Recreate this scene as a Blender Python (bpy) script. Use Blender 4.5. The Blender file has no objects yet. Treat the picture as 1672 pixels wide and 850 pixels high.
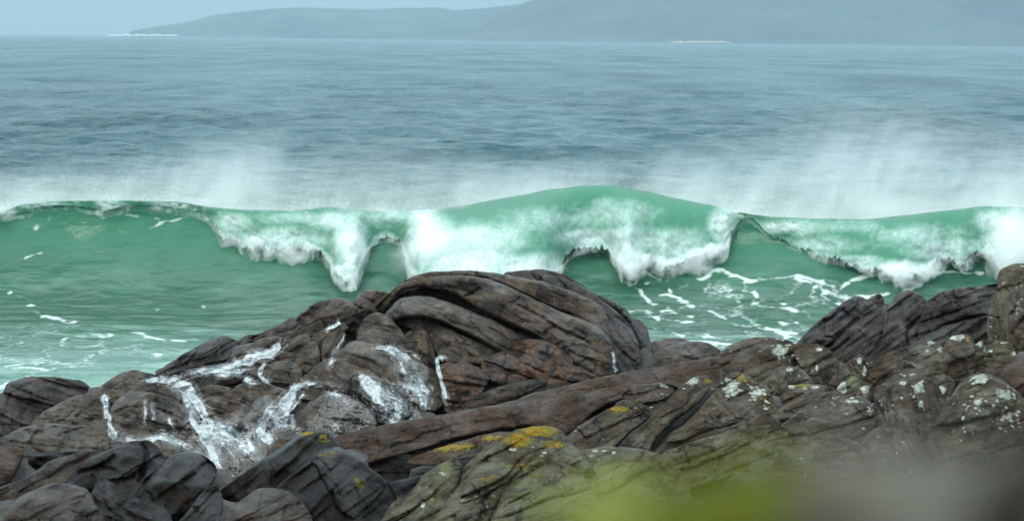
import bpy, math, random
import numpy as np
from mathutils import Matrix, Vector

# ---------------------------------------------------------------- camera, world, sun, exposure
scn = bpy.context.scene
COL = scn.collection
CAM_H = 8.0
LENS = 100.0
PW, PH = 1672.0, 850.0
FPX = PW * LENS / 36.0
PITCH = math.atan((425.0 - 62.0) / FPX)          # the lens looks slightly down at the surf
ROLL = math.radians(0.62)

def rot_cam():
    base = Matrix.Rotation(math.radians(90) - PITCH, 3, 'X')
    return base @ Matrix.Rotation(ROLL, 3, 'Z')
RC = rot_cam()
RCN = np.array(RC)

cam_d = bpy.data.cameras.new('camera')
cam = bpy.data.objects.new('camera', cam_d)
COL.objects.link(cam)
cam.matrix_world = Matrix.Translation((0, 0, CAM_H)) @ RC.to_4x4()
cam_d.lens = LENS
cam_d.sensor_width = 36.0
cam_d.clip_start = 0.05
cam_d.clip_end = 60000
cam_d.dof.use_dof = True
cam_d.dof.focus_distance = 41.0
cam_d.dof.aperture_fstop = 4.2
scn.camera = cam

SUN_EL, SUN_AZ = math.radians(56), math.radians(-125)    # azimuth from +Y towards +X
world = bpy.data.worlds.new('World')
scn.world = world
world.use_nodes = True
wn = world.node_tree
wn.nodes.clear()
w_out = wn.nodes.new('ShaderNodeOutputWorld')
w_bg = wn.nodes.new('ShaderNodeBackground')
w_sky = wn.nodes.new('ShaderNodeTexSky')
w_sky.sky_type = 'NISHITA'
w_sky.sun_disc = False
w_sky.sun_elevation = SUN_EL
w_sky.sun_rotation = SUN_AZ
w_sky.air_density = 1.4
w_sky.dust_density = 3.5
w_sky.ozone_density = 1.5
w_mix = wn.nodes.new('ShaderNodeMix'); w_mix.data_type = 'RGBA'
w_mix.inputs[0].default_value = 0.84                      # a thin even cloud deck over the blue
w_mix.inputs[7].default_value = (5.7, 6.9, 7.3, 1)
wn.links.new(w_sky.outputs[0], w_mix.inputs[6])
w_tc = wn.nodes.new('ShaderNodeTexCoord'); w_sx = wn.nodes.new('ShaderNodeSeparateXYZ')
wn.links.new(w_tc.outputs['Generated'], w_sx.inputs[0])
w_rng = wn.nodes.new('ShaderNodeMapRange')                 # an overcast sky is brighter overhead than at the horizon
w_rng.inputs[1].default_value = 0.0; w_rng.inputs[2].default_value = 0.8
w_rng.inputs[3].default_value = 0.58; w_rng.inputs[4].default_value = 4.3
wn.links.new(w_sx.outputs[2], w_rng.inputs[0])
w_sc = wn.nodes.new('ShaderNodeVectorMath'); w_sc.operation = 'SCALE'
wn.links.new(w_mix.outputs[2], w_sc.inputs[0]); wn.links.new(w_rng.outputs[0], w_sc.inputs[3])
wn.links.new(w_sc.outputs[0], w_bg.inputs[0])
w_bg.inputs[1].default_value = 0.1
wn.links.new(w_bg.outputs[0], w_out.inputs[0])

sun_d = bpy.data.lights.new('sun', 'SUN')
sun_d.energy = 1.5
sun_d.angle = math.radians(22)
sun_d.color = (1.0, 0.95, 0.88)
sun = bpy.data.objects.new('sun', sun_d)
COL.objects.link(sun)
sd = Vector((math.sin(SUN_AZ) * math.cos(SUN_EL), math.cos(SUN_AZ) * math.cos(SUN_EL), math.sin(SUN_EL)))
sun.rotation_euler = sd.to_track_quat('Z', 'Y').to_euler()

scn.view_settings.view_transform = 'Standard'
scn.view_settings.look = 'None'
scn.view_settings.exposure = 0.0
scn.view_settings.gamma = 1.0
scn.render.engine = 'CYCLES'
scn.cycles.use_denoising = True
scn.cycles.max_bounces = 10
scn.cycles.diffuse_bounces = 6
scn.cycles.glossy_bounces = 3
scn.cycles.transmission_bounces = 4
scn.cycles.transparent_max_bounces = 16
scn.cycles.volume_bounces = 3

# ---------------------------------------------------------------- numeric helpers
def rays(px, py):
    px = np.asarray(px, float); py = np.asarray(py, float)
    d = np.stack([(px - PW / 2) / FPX, -(py - PH / 2) / FPX, -np.ones_like(px)], -1)
    return d @ RCN.T

def at_depth(px, py, Y):
    d = rays(px, py)
    k = np.asarray(Y) / d[..., 1]
    p = d * k[..., None]
    p[..., 2] += CAM_H
    return p

def to_px(P):
    q = np.asarray(P, float) - np.array([0, 0, CAM_H])
    c = q @ RCN
    return PW / 2 - c[..., 0] / c[..., 2] * FPX, PH / 2 + c[..., 1] / c[..., 2] * FPX

_rs = np.random.RandomState(7)
_perm = np.concatenate([_rs.permutation(256)] * 3)
_grad = _rs.normal(size=(256, 3)); _grad /= np.linalg.norm(_grad, axis=1)[:, None]

def perlin(P):
    P = np.asarray(P, float)
    i = np.floor(P).astype(int); f = P - i
    i &= 255
    w = f * f * f * (f * (f * 6 - 15) + 10)
    out = 0
    for dx in (0, 1):
        for dy in (0, 1):
            for dz in (0, 1):
                h = _perm[_perm[_perm[i[..., 0] + dx] + i[..., 1] + dy] + i[..., 2] + dz]
                g = _grad[h]
                v = g[..., 0] * (f[..., 0] - dx) + g[..., 1] * (f[..., 1] - dy) + g[..., 2] * (f[..., 2] - dz)
                wx = w[..., 0] if dx else 1 - w[..., 0]
                wy = w[..., 1] if dy else 1 - w[..., 1]
                wz = w[..., 2] if dz else 1 - w[..., 2]
                out = out + v * wx * wy * wz
    return out * 1.6

def fbm(P, octs=4, gain=0.5):
    P = np.asarray(P, float); a = 1.0; s = 0; 
    for o in range(octs):
        s = s + a * perlin(P * (2.03 ** o) + o * 17.3); a *= gain
    return s

def ridged(P, octs=3, gain=0.5):
    P = np.asarray(P, float); a = 1.0; s = 0
    for o in range(octs):
        s = s + a * (1 - np.abs(perlin(P * (2.1 ** o) + o * 9.7)) * 2); a *= gain
    return s

def smooth01(a, b, x):
    t = np.clip((x - a) / (b - a), 0, 1)
    return t * t * (3 - 2 * t)

def v3(a, b, c=0.0):
    return np.stack([np.asarray(x, float) for x in np.broadcast_arrays(a, b, c)], -1)

def curve_pts(pts, n=6, closed=True):
    p = np.array(pts, float); m = len(p); out = []
    for k in range(m if closed else m - 1):
        if closed:
            a, b, c, d = p[k - 1], p[k], p[(k + 1) % m], p[(k + 2) % m]
        else:
            a, b, c, d = p[max(k - 1, 0)], p[k], p[k + 1], p[min(k + 2, m - 1)]
        for t in np.linspace(0, 1, n, endpoint=False):
            out.append(0.5 * ((2 * b) + (c - a) * t + (2 * a - 5 * b + 4 * c - d) * t * t + (3 * b - a - 3 * c + d) * t ** 3))
    if not closed: out.append(p[-1])
    return np.array(out)

def inside(poly, X, Y):
    res = np.zeros(X.shape, bool)
    x0, y0 = poly[:, 0], poly[:, 1]; x1, y1 = np.roll(x0, -1), np.roll(y0, -1)
    for a, b, c, d in zip(x0, y0, x1, y1):
        if b == d: continue
        cond = (b > Y) != (d > Y)
        res ^= cond & (X < (c - a) * (Y - b) / (d - b) + a)
    return res

def nearest_on(poly, P, closed=True):
    A = poly; B = np.roll(poly, -1, 0)
    if not closed: A, B = poly[:-1], poly[1:]
    best = np.full(len(P), 1e18); q = P.copy()
    for a, b in zip(A, B):
        ab = b - a; L = ab @ ab
        if L < 1e-12: continue
        t = np.clip(((P - a) @ ab) / L, 0, 1)
        c = a + t[:, None] * ab
        d = ((P - c) ** 2).sum(1)
        m = d < best
        best[m] = d[m]; q[m] = c[m]
    return q, np.sqrt(best)

# ---------------------------------------------------------------- object helpers
def tag(o, label=None, cat=None, group=None, kind=None):
    if label: o['label'] = label
    if cat: o['category'] = cat
    if group: o['group'] = group
    if kind or cat: o['kind'] = kind or 'thing'
    return o

def empty(name, loc, label, cat, group=None):
    o = bpy.data.objects.new(name, None); COL.objects.link(o)
    o.location = loc; o.empty_display_size = 0.2
    return tag(o, label, cat, group)

def mesh_obj(name, V, F, mat, parent=None, attrs=None, smooth=True, loc=None):
    """V (n,3) world coordinates, F (m,3) or (m,4) or list of both arrays"""
    V = np.asarray(V, np.float32)
    if parent is not None: V = V - np.array(parent.location, np.float32)
    if loc is not None: V = V - np.array(loc, np.float32)
    Fs = F if isinstance(F, list) else [F]
    Fs = [np.asarray(f, np.int32) for f in Fs if len(f)]
    me = bpy.data.meshes.new(name)
    me.vertices.add(len(V)); me.vertices.foreach_set('co', V.ravel())
    loops = np.concatenate([f.ravel() for f in Fs]); tot = np.concatenate([np.full(len(f), f.shape[1], np.int32) for f in Fs])
    start = np.concatenate([[0], np.cumsum(tot)[:-1]]).astype(np.int32)
    me.loops.add(len(loops)); me.loops.foreach_set('vertex_index', loops)
    me.polygons.add(len(tot)); me.polygons.foreach_set('loop_start', start)
    try: me.polygons.foreach_set('loop_total', tot)
    except Exception: pass
    me.update(calc_edges=True)
    if len(V) < 400000: me.validate()
    if smooth: me.polygons.foreach_set('use_smooth', np.ones(len(me.polygons), bool))
    for k, a in (attrs or {}).items():
        a = np.asarray(a, np.float32)
        if a.ndim == 1:
            at = me.attributes.new(k, 'FLOAT', 'POINT'); at.data.foreach_set('value', a)
        else:
            at = me.attributes.new(k, 'FLOAT_VECTOR', 'POINT'); at.data.foreach_set('vector', a.ravel())
    me.materials.append(mat)
    o = bpy.data.objects.new(name, me); COL.objects.link(o)
    if parent is not None: o.parent = parent
    if loc is not None: o.location = loc
    return o

def grid_faces(nr, nc):
    i = np.arange(nr * nc).reshape(nr, nc)
    return np.stack([i[:-1, :-1], i[:-1, 1:], i[1:, 1:], i[1:, :-1]], -1).reshape(-1, 4)

# ---------------------------------------------------------------- node helpers
class NT:
    def __init__(s, name):
        s.m = bpy.data.materials.new(name); s.m.use_nodes = True
        s.t = s.m.node_tree; s.t.nodes.clear()
        s.out = s.t.nodes.new('ShaderNodeOutputMaterial')
    def n(s, typ, **kw):
        x = s.t.nodes.new('ShaderNode' + typ)
        for k, v in kw.items(): setattr(x, k, v)
        return x
    def put(s, sock, v):
        if v is None: return
        if hasattr(v, 'is_output') or isinstance(v, bpy.types.NodeSocket): s.t.links.new(v, sock)
        else: sock.default_value = v
    def math(s, op, a, b=None, c=None, clamp=False):
        x = s.n('Math', operation=op, use_clamp=clamp)
        s.put(x.inputs[0], a); s.put(x.inputs[1], b); s.put(x.inputs[2], c)
        return x.outputs[0]
    def vmath(s, op, a, b=None):
        x = s.n('VectorMath', operation=op); s.put(x.inputs[0], a); s.put(x.inputs[1], b)
        return x.outputs[0]
    def attr(s, name, vec=False):
        x = s.n('Attribute', attribute_name=name)
        return x.outputs['Vector'] if vec else x.outputs['Fac']
    def pos(s): return s.n('NewGeometry').outputs['Position']
    def nrm(s): return s.n('NewGeometry').outputs['Normal']
    def sep(s, v):
        x = s.n('SeparateXYZ'); s.put(x.inputs[0], v); return x.outputs
    def mapping(s, v, scale=(1, 1, 1), loc=(0, 0, 0), rot=(0, 0, 0)):
        x = s.n('Mapping'); s.put(x.inputs[0], v)
        x.inputs['Scale'].default_value = scale; x.inputs['Location'].default_value = loc; x.inputs['Rotation'].default_value = rot
        return x.outputs[0]
    def noise(s, v, scale=1, detail=4, rough=0.55, dist=0.0, color=False):
        x = s.n('TexNoise'); s.put(x.inputs['Vector'], v)
        x.inputs['Scale'].default_value = scale; x.inputs['Detail'].default_value = detail
        x.inputs['Roughness'].default_value = rough; x.inputs['Distortion'].default_value = dist
        return x.outputs[1 if color else 0]
    def voro(s, v, scale=1, feature='F1', rand=1.0):
        x = s.n('TexVoronoi', feature=feature); s.put(x.inputs['Vector'], v)
        x.inputs['Scale'].default_value = scale; x.inputs['Randomness'].default_value = rand
        return x.outputs['Distance']
    def ramp(s, f, stops):
        x = s.n('ValToRGB'); s.put(x.inputs[0], f)
        e = x.color_ramp.elements
        while len(e) < len(stops): e.new(0.5)
        for el, (p, c) in zip(e, stops):
            el.position = p; el.color = c if len(c) == 4 else (*c, 1)
        return x.outputs[0]
    def rng(s, f, a, b, c=0.0, d=1.0, smooth=True):
        x = s.n('MapRange', interpolation_type='SMOOTHSTEP' if smooth else 'LINEAR'); s.put(x.inputs[0], f)
        s.put(x.inputs[1], a); s.put(x.inputs[2], b); s.put(x.inputs[3], c); s.put(x.inputs[4], d)
        return x.outputs[0]
    def mix(s, f, a, b, blend='MIX'):
        x = s.n('Mix', data_type='RGBA', blend_type=blend)
        def c(v): return (*v, 1) if isinstance(v, tuple) and len(v) == 3 else v
        s.put(x.inputs[0], f); s.put(x.inputs[6], c(a)); s.put(x.inputs[7], c(b))
        return x.outputs[2]
    def bump(s, h, strength=0.5, dist=0.02, nrm=None):
        x = s.n('Bump'); s.put(x.inputs['Height'], h); x.inputs['Strength'].default_value = strength
        x.inputs['Distance'].default_value = dist
        if nrm is not None: s.put(x.inputs['Normal'], nrm)
        return x.outputs[0]
    def bsdf(s, color, rough=0.5, normal=None, **kw):
        x = s.n('BsdfPrincipled')
        c = (*color, 1) if isinstance(color, tuple) and len(color) == 3 else color
        s.put(x.inputs['Base Color'], c); s.put(x.inputs['Roughness'], rough)
        if normal is not None: s.put(x.inputs['Normal'], normal)
        for k, v in kw.items(): s.put(x.inputs[k], v)
        return x.outputs[0]
    def mixs(s, f, a, b):
        x = s.n('MixShader'); s.put(x.inputs[0], f); s.put(x.inputs[1], a); s.put(x.inputs[2], b); return x.outputs[0]
    def surf(s, sh): s.t.links.new(sh, s.out.inputs['Surface']); return s.m
    def vol(s, sh): s.t.links.new(sh, s.out.inputs['Volume']); return s.m

# ---------------------------------------------------------------- rock materials
ROCK_ALB = 0.47
def rock_material(name, base, dark, light, rust, rust_amt=0.3, dark_amt=0.5, rough=(0.35, 0.65), bump=0.6,
                  white=(0.40, 0.43, 0.38), moss=(0.24, 0.135, 0.012), speck=0.0, green=(0.088, 0.098, 0.040), spec=0.15, spots=0.0):
    base, dark, light, rust = [tuple(x * ROCK_ALB * w for x, w in zip(c, (1.07, 1.0, 0.84))) for c in (base, dark, light, rust)]
    t = NT(name)
    fl = t.attr('flow', True); P = t.pos()
    base = tuple(x * 0.78 for x in base); light = tuple(x * 1.30 for x in light)
    streak = t.noise(t.mapping(fl, (2.0, 6.0, 1.0)), 1.0, 8, 0.68, 1.0)
    fine = t.noise(t.mapping(fl, (7.0, 26.0, 1.0)), 1.0, 5, 0.7, 0.6)
    blotch = t.noise(P, 1.7, 5, 0.6, 0.6)
    grain = t.noise(P, 22.0, 6, 0.8)
    c = t.mix(t.rng(streak, 0.36, 0.66), base, light)
    c = t.mix(t.math('MULTIPLY', t.rng(blotch, 0.52, 0.66), rust_amt), c, rust)
    dk = t.math('ADD', t.math('MULTIPLY', t.noise(P, 3.1, 6, 0.65, 0.8), 0.65), t.math('MULTIPLY', streak, 0.35))
    c = t.mix(t.math('MULTIPLY', t.rng(dk, 0.485, 0.57), min(1.0, dark_amt * 1.2)), c, dark)
    c = t.mix(t.math('MULTIPLY', t.rng(fine, 0.46, 0.30), 0.75), c, dark)
    c = t.mix(t.rng(grain, 0.34, 0.56, 0.85, 0.0, False), c, dark)
    c = t.mix(t.rng(grain, 0.56, 0.72, 0.0, 0.6, False), c, light)
    if speck:
        sp = t.voro(P, 26, 'F1')
        c = t.mix(t.math('MULTIPLY', t.rng(sp, 0.30, 0.16), speck), c, dark)
    crk = t.voro(t.vmath('ADD', t.mapping(fl, (1.3, 3.4, 1.0)), t.vmath('SCALE', t.noise(P, 2.0, 5, 0.7, color=True))), 1.0, 'DISTANCE_TO_EDGE')
    crk = t.math('MULTIPLY', t.rng(crk, 0.05, 0.012), t.rng(t.noise(P, 1.9, 3, 0.6), 0.44, 0.54))
    c = t.mix(t.math('MULTIPLY', crk, 0.9), c, (0.006, 0.006, 0.006))
    # lichen: crusts with lobed edges where they were found growing
    wl = t.attr('lich'); wm = t.attr('moss'); wg = t.attr('green')
    crust = t.math('ADD', t.math('MULTIPLY', t.noise(P, 7.5, 5, 0.62, 0.4), 0.75), t.math('MULTIPLY', t.rng(t.voro(P, 11, 'F1'), 0.5, 0.1), 0.28))
    lm = t.math('MULTIPLY', t.rng(t.math('ADD', wl, crust), 0.92, 1.04), t.rng(wl, 0.05, 0.2))
    lcol = t.mix(t.rng(t.noise(P, 16, 5, 0.75), 0.35, 0.65), white, (white[0] * 0.42, white[1] * 0.42, white[2] * 0.36))
    mm = t.rng(t.math('ADD', wm, t.noise(P, 9.0, 5, 0.72, 0.5)), 0.95, 1.10)
    mcol = t.mix(t.rng(t.noise(P, 9, 5, 0.7), 0.4, 0.6), moss, (moss[0] * 0.45, moss[1] * 0.75, moss[2]))
    gm = t.rng(t.math('ADD', wg, t.noise(P, 6.0, 5, 0.65, 0.5)), 0.95, 1.2)
    c = t.mix(t.math('MULTIPLY', gm, 0.85), c, green)
    c = t.mix(mm, c, mcol)
    c = t.mix(lm, c, lcol)
    if spots:
        mo_ = t.math('MULTIPLY', t.rng(t.noise(P, 2.6, 8, 0.75, 0.4), 0.50, 0.64), 0.45)
        c = t.mix(mo_, c, (0.135, 0.140, 0.100))
        so_ = t.math('MULTIPLY', t.rng(t.math('ADD', t.voro(P, 7.0), t.math('MULTIPLY', t.noise(P, 20, 3), 0.12)), 0.24, 0.17), t.rng(t.noise(P, 1.1, 4, 0.6), 0.50, 0.60))
        c = t.mix(t.math('MULTIPLY', so_, spots), c, lcol)
        oc = t.math('MULTIPLY', t.rng(t.noise(P, 13.0, 5, 0.75), 0.58, 0.70), t.rng(t.noise(P, 1.5, 3, 0.6), 0.48, 0.6))
        c = t.mix(t.math('MULTIPLY', oc, 0.6), c, (moss[0] * 0.45, moss[1] * 0.5, moss[2]))
    anyl = t.math('MAXIMUM', lm, t.math('MAXIMUM', mm, t.math('MULTIPLY', gm, 0.7)))
    rg = t.rng(t.noise(P, 2.3, 6, 0.7, 0.6), 0.42, 0.60, rough[0], rough[1])
    rg = t.math('ADD', rg, t.rng(grain, 0.35, 0.7, -0.08, 0.12))
    rg = t.math('MAXIMUM', rg, t.math('MULTIPLY', anyl, 0.9))
    sp_ = t.math('MULTIPLY', t.rng(t.noise(P, 1.1, 5, 0.65, 0.5), 0.40, 0.62, 0.3, 2.0), spec)
    h = t.math('ADD', t.math('MULTIPLY', fine, 0.5), t.math('ADD', t.math('MULTIPLY', grain, 0.25), t.math('MULTIPLY', streak, 0.7)))
    h = t.math('ADD', h, t.math('MULTIPLY', anyl, 0.30)); h = t.math('SUBTRACT', h, t.math('MULTIPLY', crk, 0.6))
    nb = t.bump(h, bump, 0.10)
    return t.surf(t.bsdf(c, rg, nb, **{'Specular IOR Level': sp_}))

M = {}
M['brown'] = rock_material('wet_brown_gneiss', (0.100, 0.071, 0.052), (0.016, 0.017, 0.021), (0.150, 0.118, 0.092), (0.15, 0.070, 0.035), 0.35, 0.72)
M['grey'] = rock_material('grey_brown_gneiss', (0.095, 0.078, 0.064), (0.022, 0.024, 0.029), (0.165, 0.140, 0.118), (0.14, 0.075, 0.045), 0.22, 0.55)
M['orange'] = rock_material('rusty_gneiss', (0.11, 0.064, 0.043), (0.014, 0.013, 0.015), (0.19, 0.108, 0.070), (0.26, 0.105, 0.05), 0.75, 0.85, (0.4, 0.65), 0.8, speck=0.7)
M['black'] = rock_material('black_wet_rock', (0.010, 0.0085, 0.0078), (0.004, 0.004, 0.004), (0.020, 0.016, 0.013), (0.050, 0.025, 0.012), 0.40, 0.75, (0.16, 0.32), 0.35, spec=0.04)
M['mixed'] = rock_material('dark_red_wet_rock', (0.056, 0.042, 0.035), (0.012, 0.012, 0.013), (0.110, 0.096, 0.090), (0.13, 0.055, 0.025), 0.5, 0.65, (0.28, 0.5), 0.7, spec=0.09)
M['ridge'] = rock_material('dry_brown_ledge', (0.088, 0.055, 0.041), (0.022, 0.018, 0.016), (0.120, 0.082, 0.064), (0.10, 0.055, 0.03), 0.3, 0.55, (0.55, 0.8), 0.7, speck=0.3)
M['dark'] = rock_material('dark_slaty_rock', (0.058, 0.047, 0.043), (0.014, 0.015, 0.020), (0.085, 0.074, 0.072), (0.085, 0.050, 0.032), 0.5, 0.7, (0.38, 0.62), 0.8)
M['lichen'] = rock_material('lichened_brown_rock', (0.090, 0.066, 0.047), (0.024, 0.020, 0.017), (0.125, 0.096, 0.070), (0.11, 0.066, 0.03), 0.4, 0.50, (0.6, 0.85), 0.9, speck=0.3, spots=0.9)
M['fore'] = rock_material('mossy_grey_rock', (0.135, 0.122, 0.080), (0.030, 0.027, 0.020), (0.190, 0.178, 0.120), (0.12, 0.08, 0.03), 0.35, 0.55, (0.65, 0.9), 1.0, spots=0.7)
M['near'] = rock_material('pale_grey_stone', (0.27, 0.28, 0.27), (0.13, 0.135, 0.13), (0.35, 0.36, 0.345), (0.14, 0.10, 0.085), 0.3, 0.3, (0.7, 0.9), 0.6)
M['neardark'] = rock_material('dark_brown_stone', (0.075, 0.070, 0.058), (0.04, 0.037, 0.03), (0.10, 0.095, 0.08), (0.08, 0.06, 0.045), 0.3, 0.3, (0.7, 0.9), 0.6)
M['nearbrown'] = rock_material('brownish_stone', (0.21, 0.19, 0.17), (0.10, 0.092, 0.08), (0.27, 0.25, 0.225), (0.16, 0.10, 0.07), 0.3, 0.3, (0.7, 0.9), 0.6)

def bedrock_material():
    t = NT('bedrock')
    P = t.pos()
    c = t.ramp(t.noise(P, 1.4, 6, 0.65, 0.5), [(0.3, (0.016, 0.014, 0.014)), (0.55, (0.040, 0.031, 0.026)), (0.75, (0.075, 0.056, 0.043))])
    return t.surf(t.bsdf(c, 0.6, t.bump(t.noise(P, 5, 7, 0.65), 1.0, 0.15)))
M['ground'] = bedrock_material()

def grass_material():
    t = NT('yellow_green_grass')
    c = t.mix(t.noise(t.pos(), 40, 2), (0.25, 0.29, 0.045), (0.17, 0.195, 0.035))
    d = t.n('BsdfDiffuse'); t.put(d.inputs[0], c)
    tr = t.n('BsdfTranslucent'); t.put(tr.inputs[0], c)
    return t.surf(t.mixs(0.4, d.outputs[0], tr.outputs[0]))
M['grass'] = grass_material()

# ---------------------------------------------------------------- water materials
def foam_cover(t):
    """lacy foam cover: the measured amount from the mesh broken up by cellular noise"""
    P = t.pos()
    a = t.attr('foam')
    warp = t.vmath('ADD', P, t.vmath('SCALE', t.noise(P, 1.2, 3, color=True)))
    cells = t.voro(t.mapping(warp, (1.0, 0.38, 1.0)), 0.9, 'DISTANCE_TO_EDGE')
    nz = t.noise(P, 5.0, 6, 0.7, 0.3)
    br = t.math('ADD', t.math('ADD', t.math('MULTIPLY', t.math('SUBTRACT', nz, 0.5), 1.0), 0.34), t.math('MULTIPLY', t.rng(cells, 0.17, 0.0), 0.40))
    return t.math('MULTIPLY', t.math('MULTIPLY', t.rng(t.math('ADD', a, br), 0.78, 1.20), t.rng(a, 0.02, 0.2)), 0.55)

def sea_material():
    t = NT('sea_water')
    P = t.pos(); xyz = t.sep(P)
    # turquoise sand-laden water inshore, grey blue further out
    far = t.rng(xyz[1], 80.0, 200.0)
    patch = t.noise(t.mapping(P, (0.030, 0.006, 0.0)), 1.0, 9, 0.72)
    c_off = t.mix(t.rng(patch, 0.35, 0.65), (0.006, 0.050, 0.068), (0.018, 0.094, 0.118))
    inshore = t.mix(t.rng(xyz[1], 77.0, 63.0), (0.030, 0.082, 0.054), (0.090, 0.190, 0.148))   # churned milky water close to the rocks
    c = t.mix(far, inshore, c_off)
    milk = t.noise(t.mapping(P, (0.35, 0.9, 0.3)), 1.0, 5, 0.6, 0.5)
    c = t.mix(t.math('MULTIPLY', t.rng(milk, 0.45, 0.7), t.math('MULTIPLY', t.rng(xyz[1], 92, 74), 0.55)), c, (0.19, 0.33, 0.275))  # pale stretched streaks: milky water and horizontal reflections painted together
    fm = foam_cover(t)
    c = t.mix(fm, c, (0.74, 0.80, 0.79))
    n0 = t.noise(t.mapping(P, (2.4, 1.4, 1.0)), 1.0, 4, 0.6, 0.2)
    n1 = t.noise(t.mapping(P, (0.55, 0.28, 1.0)), 1.0, 5, 0.6, 0.2)
    n2 = t.noise(t.mapping(P, (0.10, 0.045, 1.0)), 1.0, 6, 0.62, 0.2)
    near = t.rng(xyz[1], 78, 110, 0.25, 1.0)
    hh = t.math('ADD', t.math('MULTIPLY', n0, 0.30), t.math('ADD', t.math('MULTIPLY', n1, 1.3), t.math('MULTIPLY', n2, 3.0)))
    nb = t.bump(t.math('MULTIPLY', hh, near), 1.0, 1.0)
    rg = t.math('ADD', t.rng(xyz[1], 80, 600, 0.14, 0.28), t.math('ADD', t.math('MULTIPLY', fm, 0.5), t.rng(patch, 0.35, 0.65, 0.12, -0.05)))
    return t.surf(t.bsdf(c, rg, nb, IOR=1.333, **{'Specular IOR Level': t.rng(xyz[1], 80, 200, 0.30, 0.30)}))
M['sea'] = sea_material()

def wave_material():
    t = NT('green_wave_water')
    P = t.pos(); xyz = t.sep(P)
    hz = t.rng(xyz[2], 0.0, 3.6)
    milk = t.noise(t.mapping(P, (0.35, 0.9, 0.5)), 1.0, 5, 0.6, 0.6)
    c = t.mix(hz, (0.028, 0.076, 0.049), (0.050, 0.225, 0.132))          # light through the thin crest and trough shade are put into the colour
    c = t.mix(t.math('MULTIPLY', t.rng(milk, 0.45, 0.72), 0.28), c, (0.11, 0.24, 0.18))
    fm = foam_cover(t)
    c = t.mix(fm, c, (0.76, 0.82, 0.81))
    n1 = t.noise(t.mapping(P, (0.7, 1.0, 2.2)), 1.0, 4, 0.5, 0.3)
    nb = t.bump(t.math('ADD', t.math('MULTIPLY', n1, 0.22), t.math('ADD', t.math('MULTIPLY', t.noise(t.mapping(P, (2.6, 3.0, 5.0)), 1.0, 4, 0.6, 0.4), 0.05), t.math('MULTIPLY', fm, 0.05))), 0.8, 0.6)
    rg = t.math('ADD', 0.16, t.math('MULTIPLY', fm, 0.5))
    b = t.bsdf(c, rg, nb, IOR=1.333, **{'Specular IOR Level': 0.30})
    tr = t.n('BsdfTranslucent'); t.put(tr.inputs[0], c)
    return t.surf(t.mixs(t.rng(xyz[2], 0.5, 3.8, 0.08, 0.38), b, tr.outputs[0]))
M['wave'] = wave_material()

def lip_material():
    t = NT('aerated_falling_water')
    fl = t.attr('flow', True); P = t.pos()
    a = t.attr('foam')
    st = t.noise(t.mapping(fl, (2.4, 1.8, 1.0)), 1.0, 7, 0.72, 1.2)
    bead = t.noise(t.mapping(fl, (11.0, 6.0, 1.0)), 1.0, 5, 0.75, 1.2)
    br = t.math('ADD', t.math('MULTIPLY', st, 0.45), t.math('MULTIPLY', bead, 0.55))
    green = t.mix(t.noise(P, 0.5, 3), (0.056, 0.245, 0.145), (0.085, 0.315, 0.205))
    milk = t.mix(t.rng(t.math('ADD', a, t.math('MULTIPLY', t.math('SUBTRACT', st, 0.5), 0.5)), 0.10, 0.54), green, (0.42, 0.63, 0.545))
    fm = t.rng(t.math('ADD', a, t.math('MULTIPLY', t.math('SUBTRACT', br, 0.5), 2.3)), 0.34, 0.92)
    c = t.mix(fm, milk, (0.80, 0.87, 0.85))
    nb = t.bump(t.math('ADD', t.math('MULTIPLY', br, 0.6), t.math('MULTIPLY', fm, 0.3)), 0.5, 0.10)
    b = t.bsdf(c, t.math('ADD', 0.2, t.math('MULTIPLY', fm, 0.6)), nb, IOR=1.333)
    tr = t.n('BsdfTranslucent'); t.put(tr.inputs[0], c)
    sh = t.mixs(0.42, b, tr.outputs[0])
    torn = t.attr('torn')                      # the curtain breaks up into drops towards its lower edge
    hole = t.math('ADD', t.math('MULTIPLY', t.noise(t.mapping(fl, (3.0, 2.4, 1.0)), 1.0, 7, 0.75, 0.8), 1.0), t.math('MULTIPLY', t.math('SUBTRACT', bead, 0.5), 0.5))
    keep = t.rng(t.math('SUBTRACT', hole, torn), -0.06, 0.06)
    return t.surf(t.mixs(keep, t.n('BsdfTransparent').outputs[0], sh))
M['lip'] = lip_material()

def foam_material(name, col=(0.93, 0.95, 0.95)):
    t = NT(name)
    d = t.n('BsdfDiffuse'); t.put(d.inputs[0], (*col, 1))
    return t.surf(d.outputs[0])
M['foam'] = foam_material('white_foam')

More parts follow.
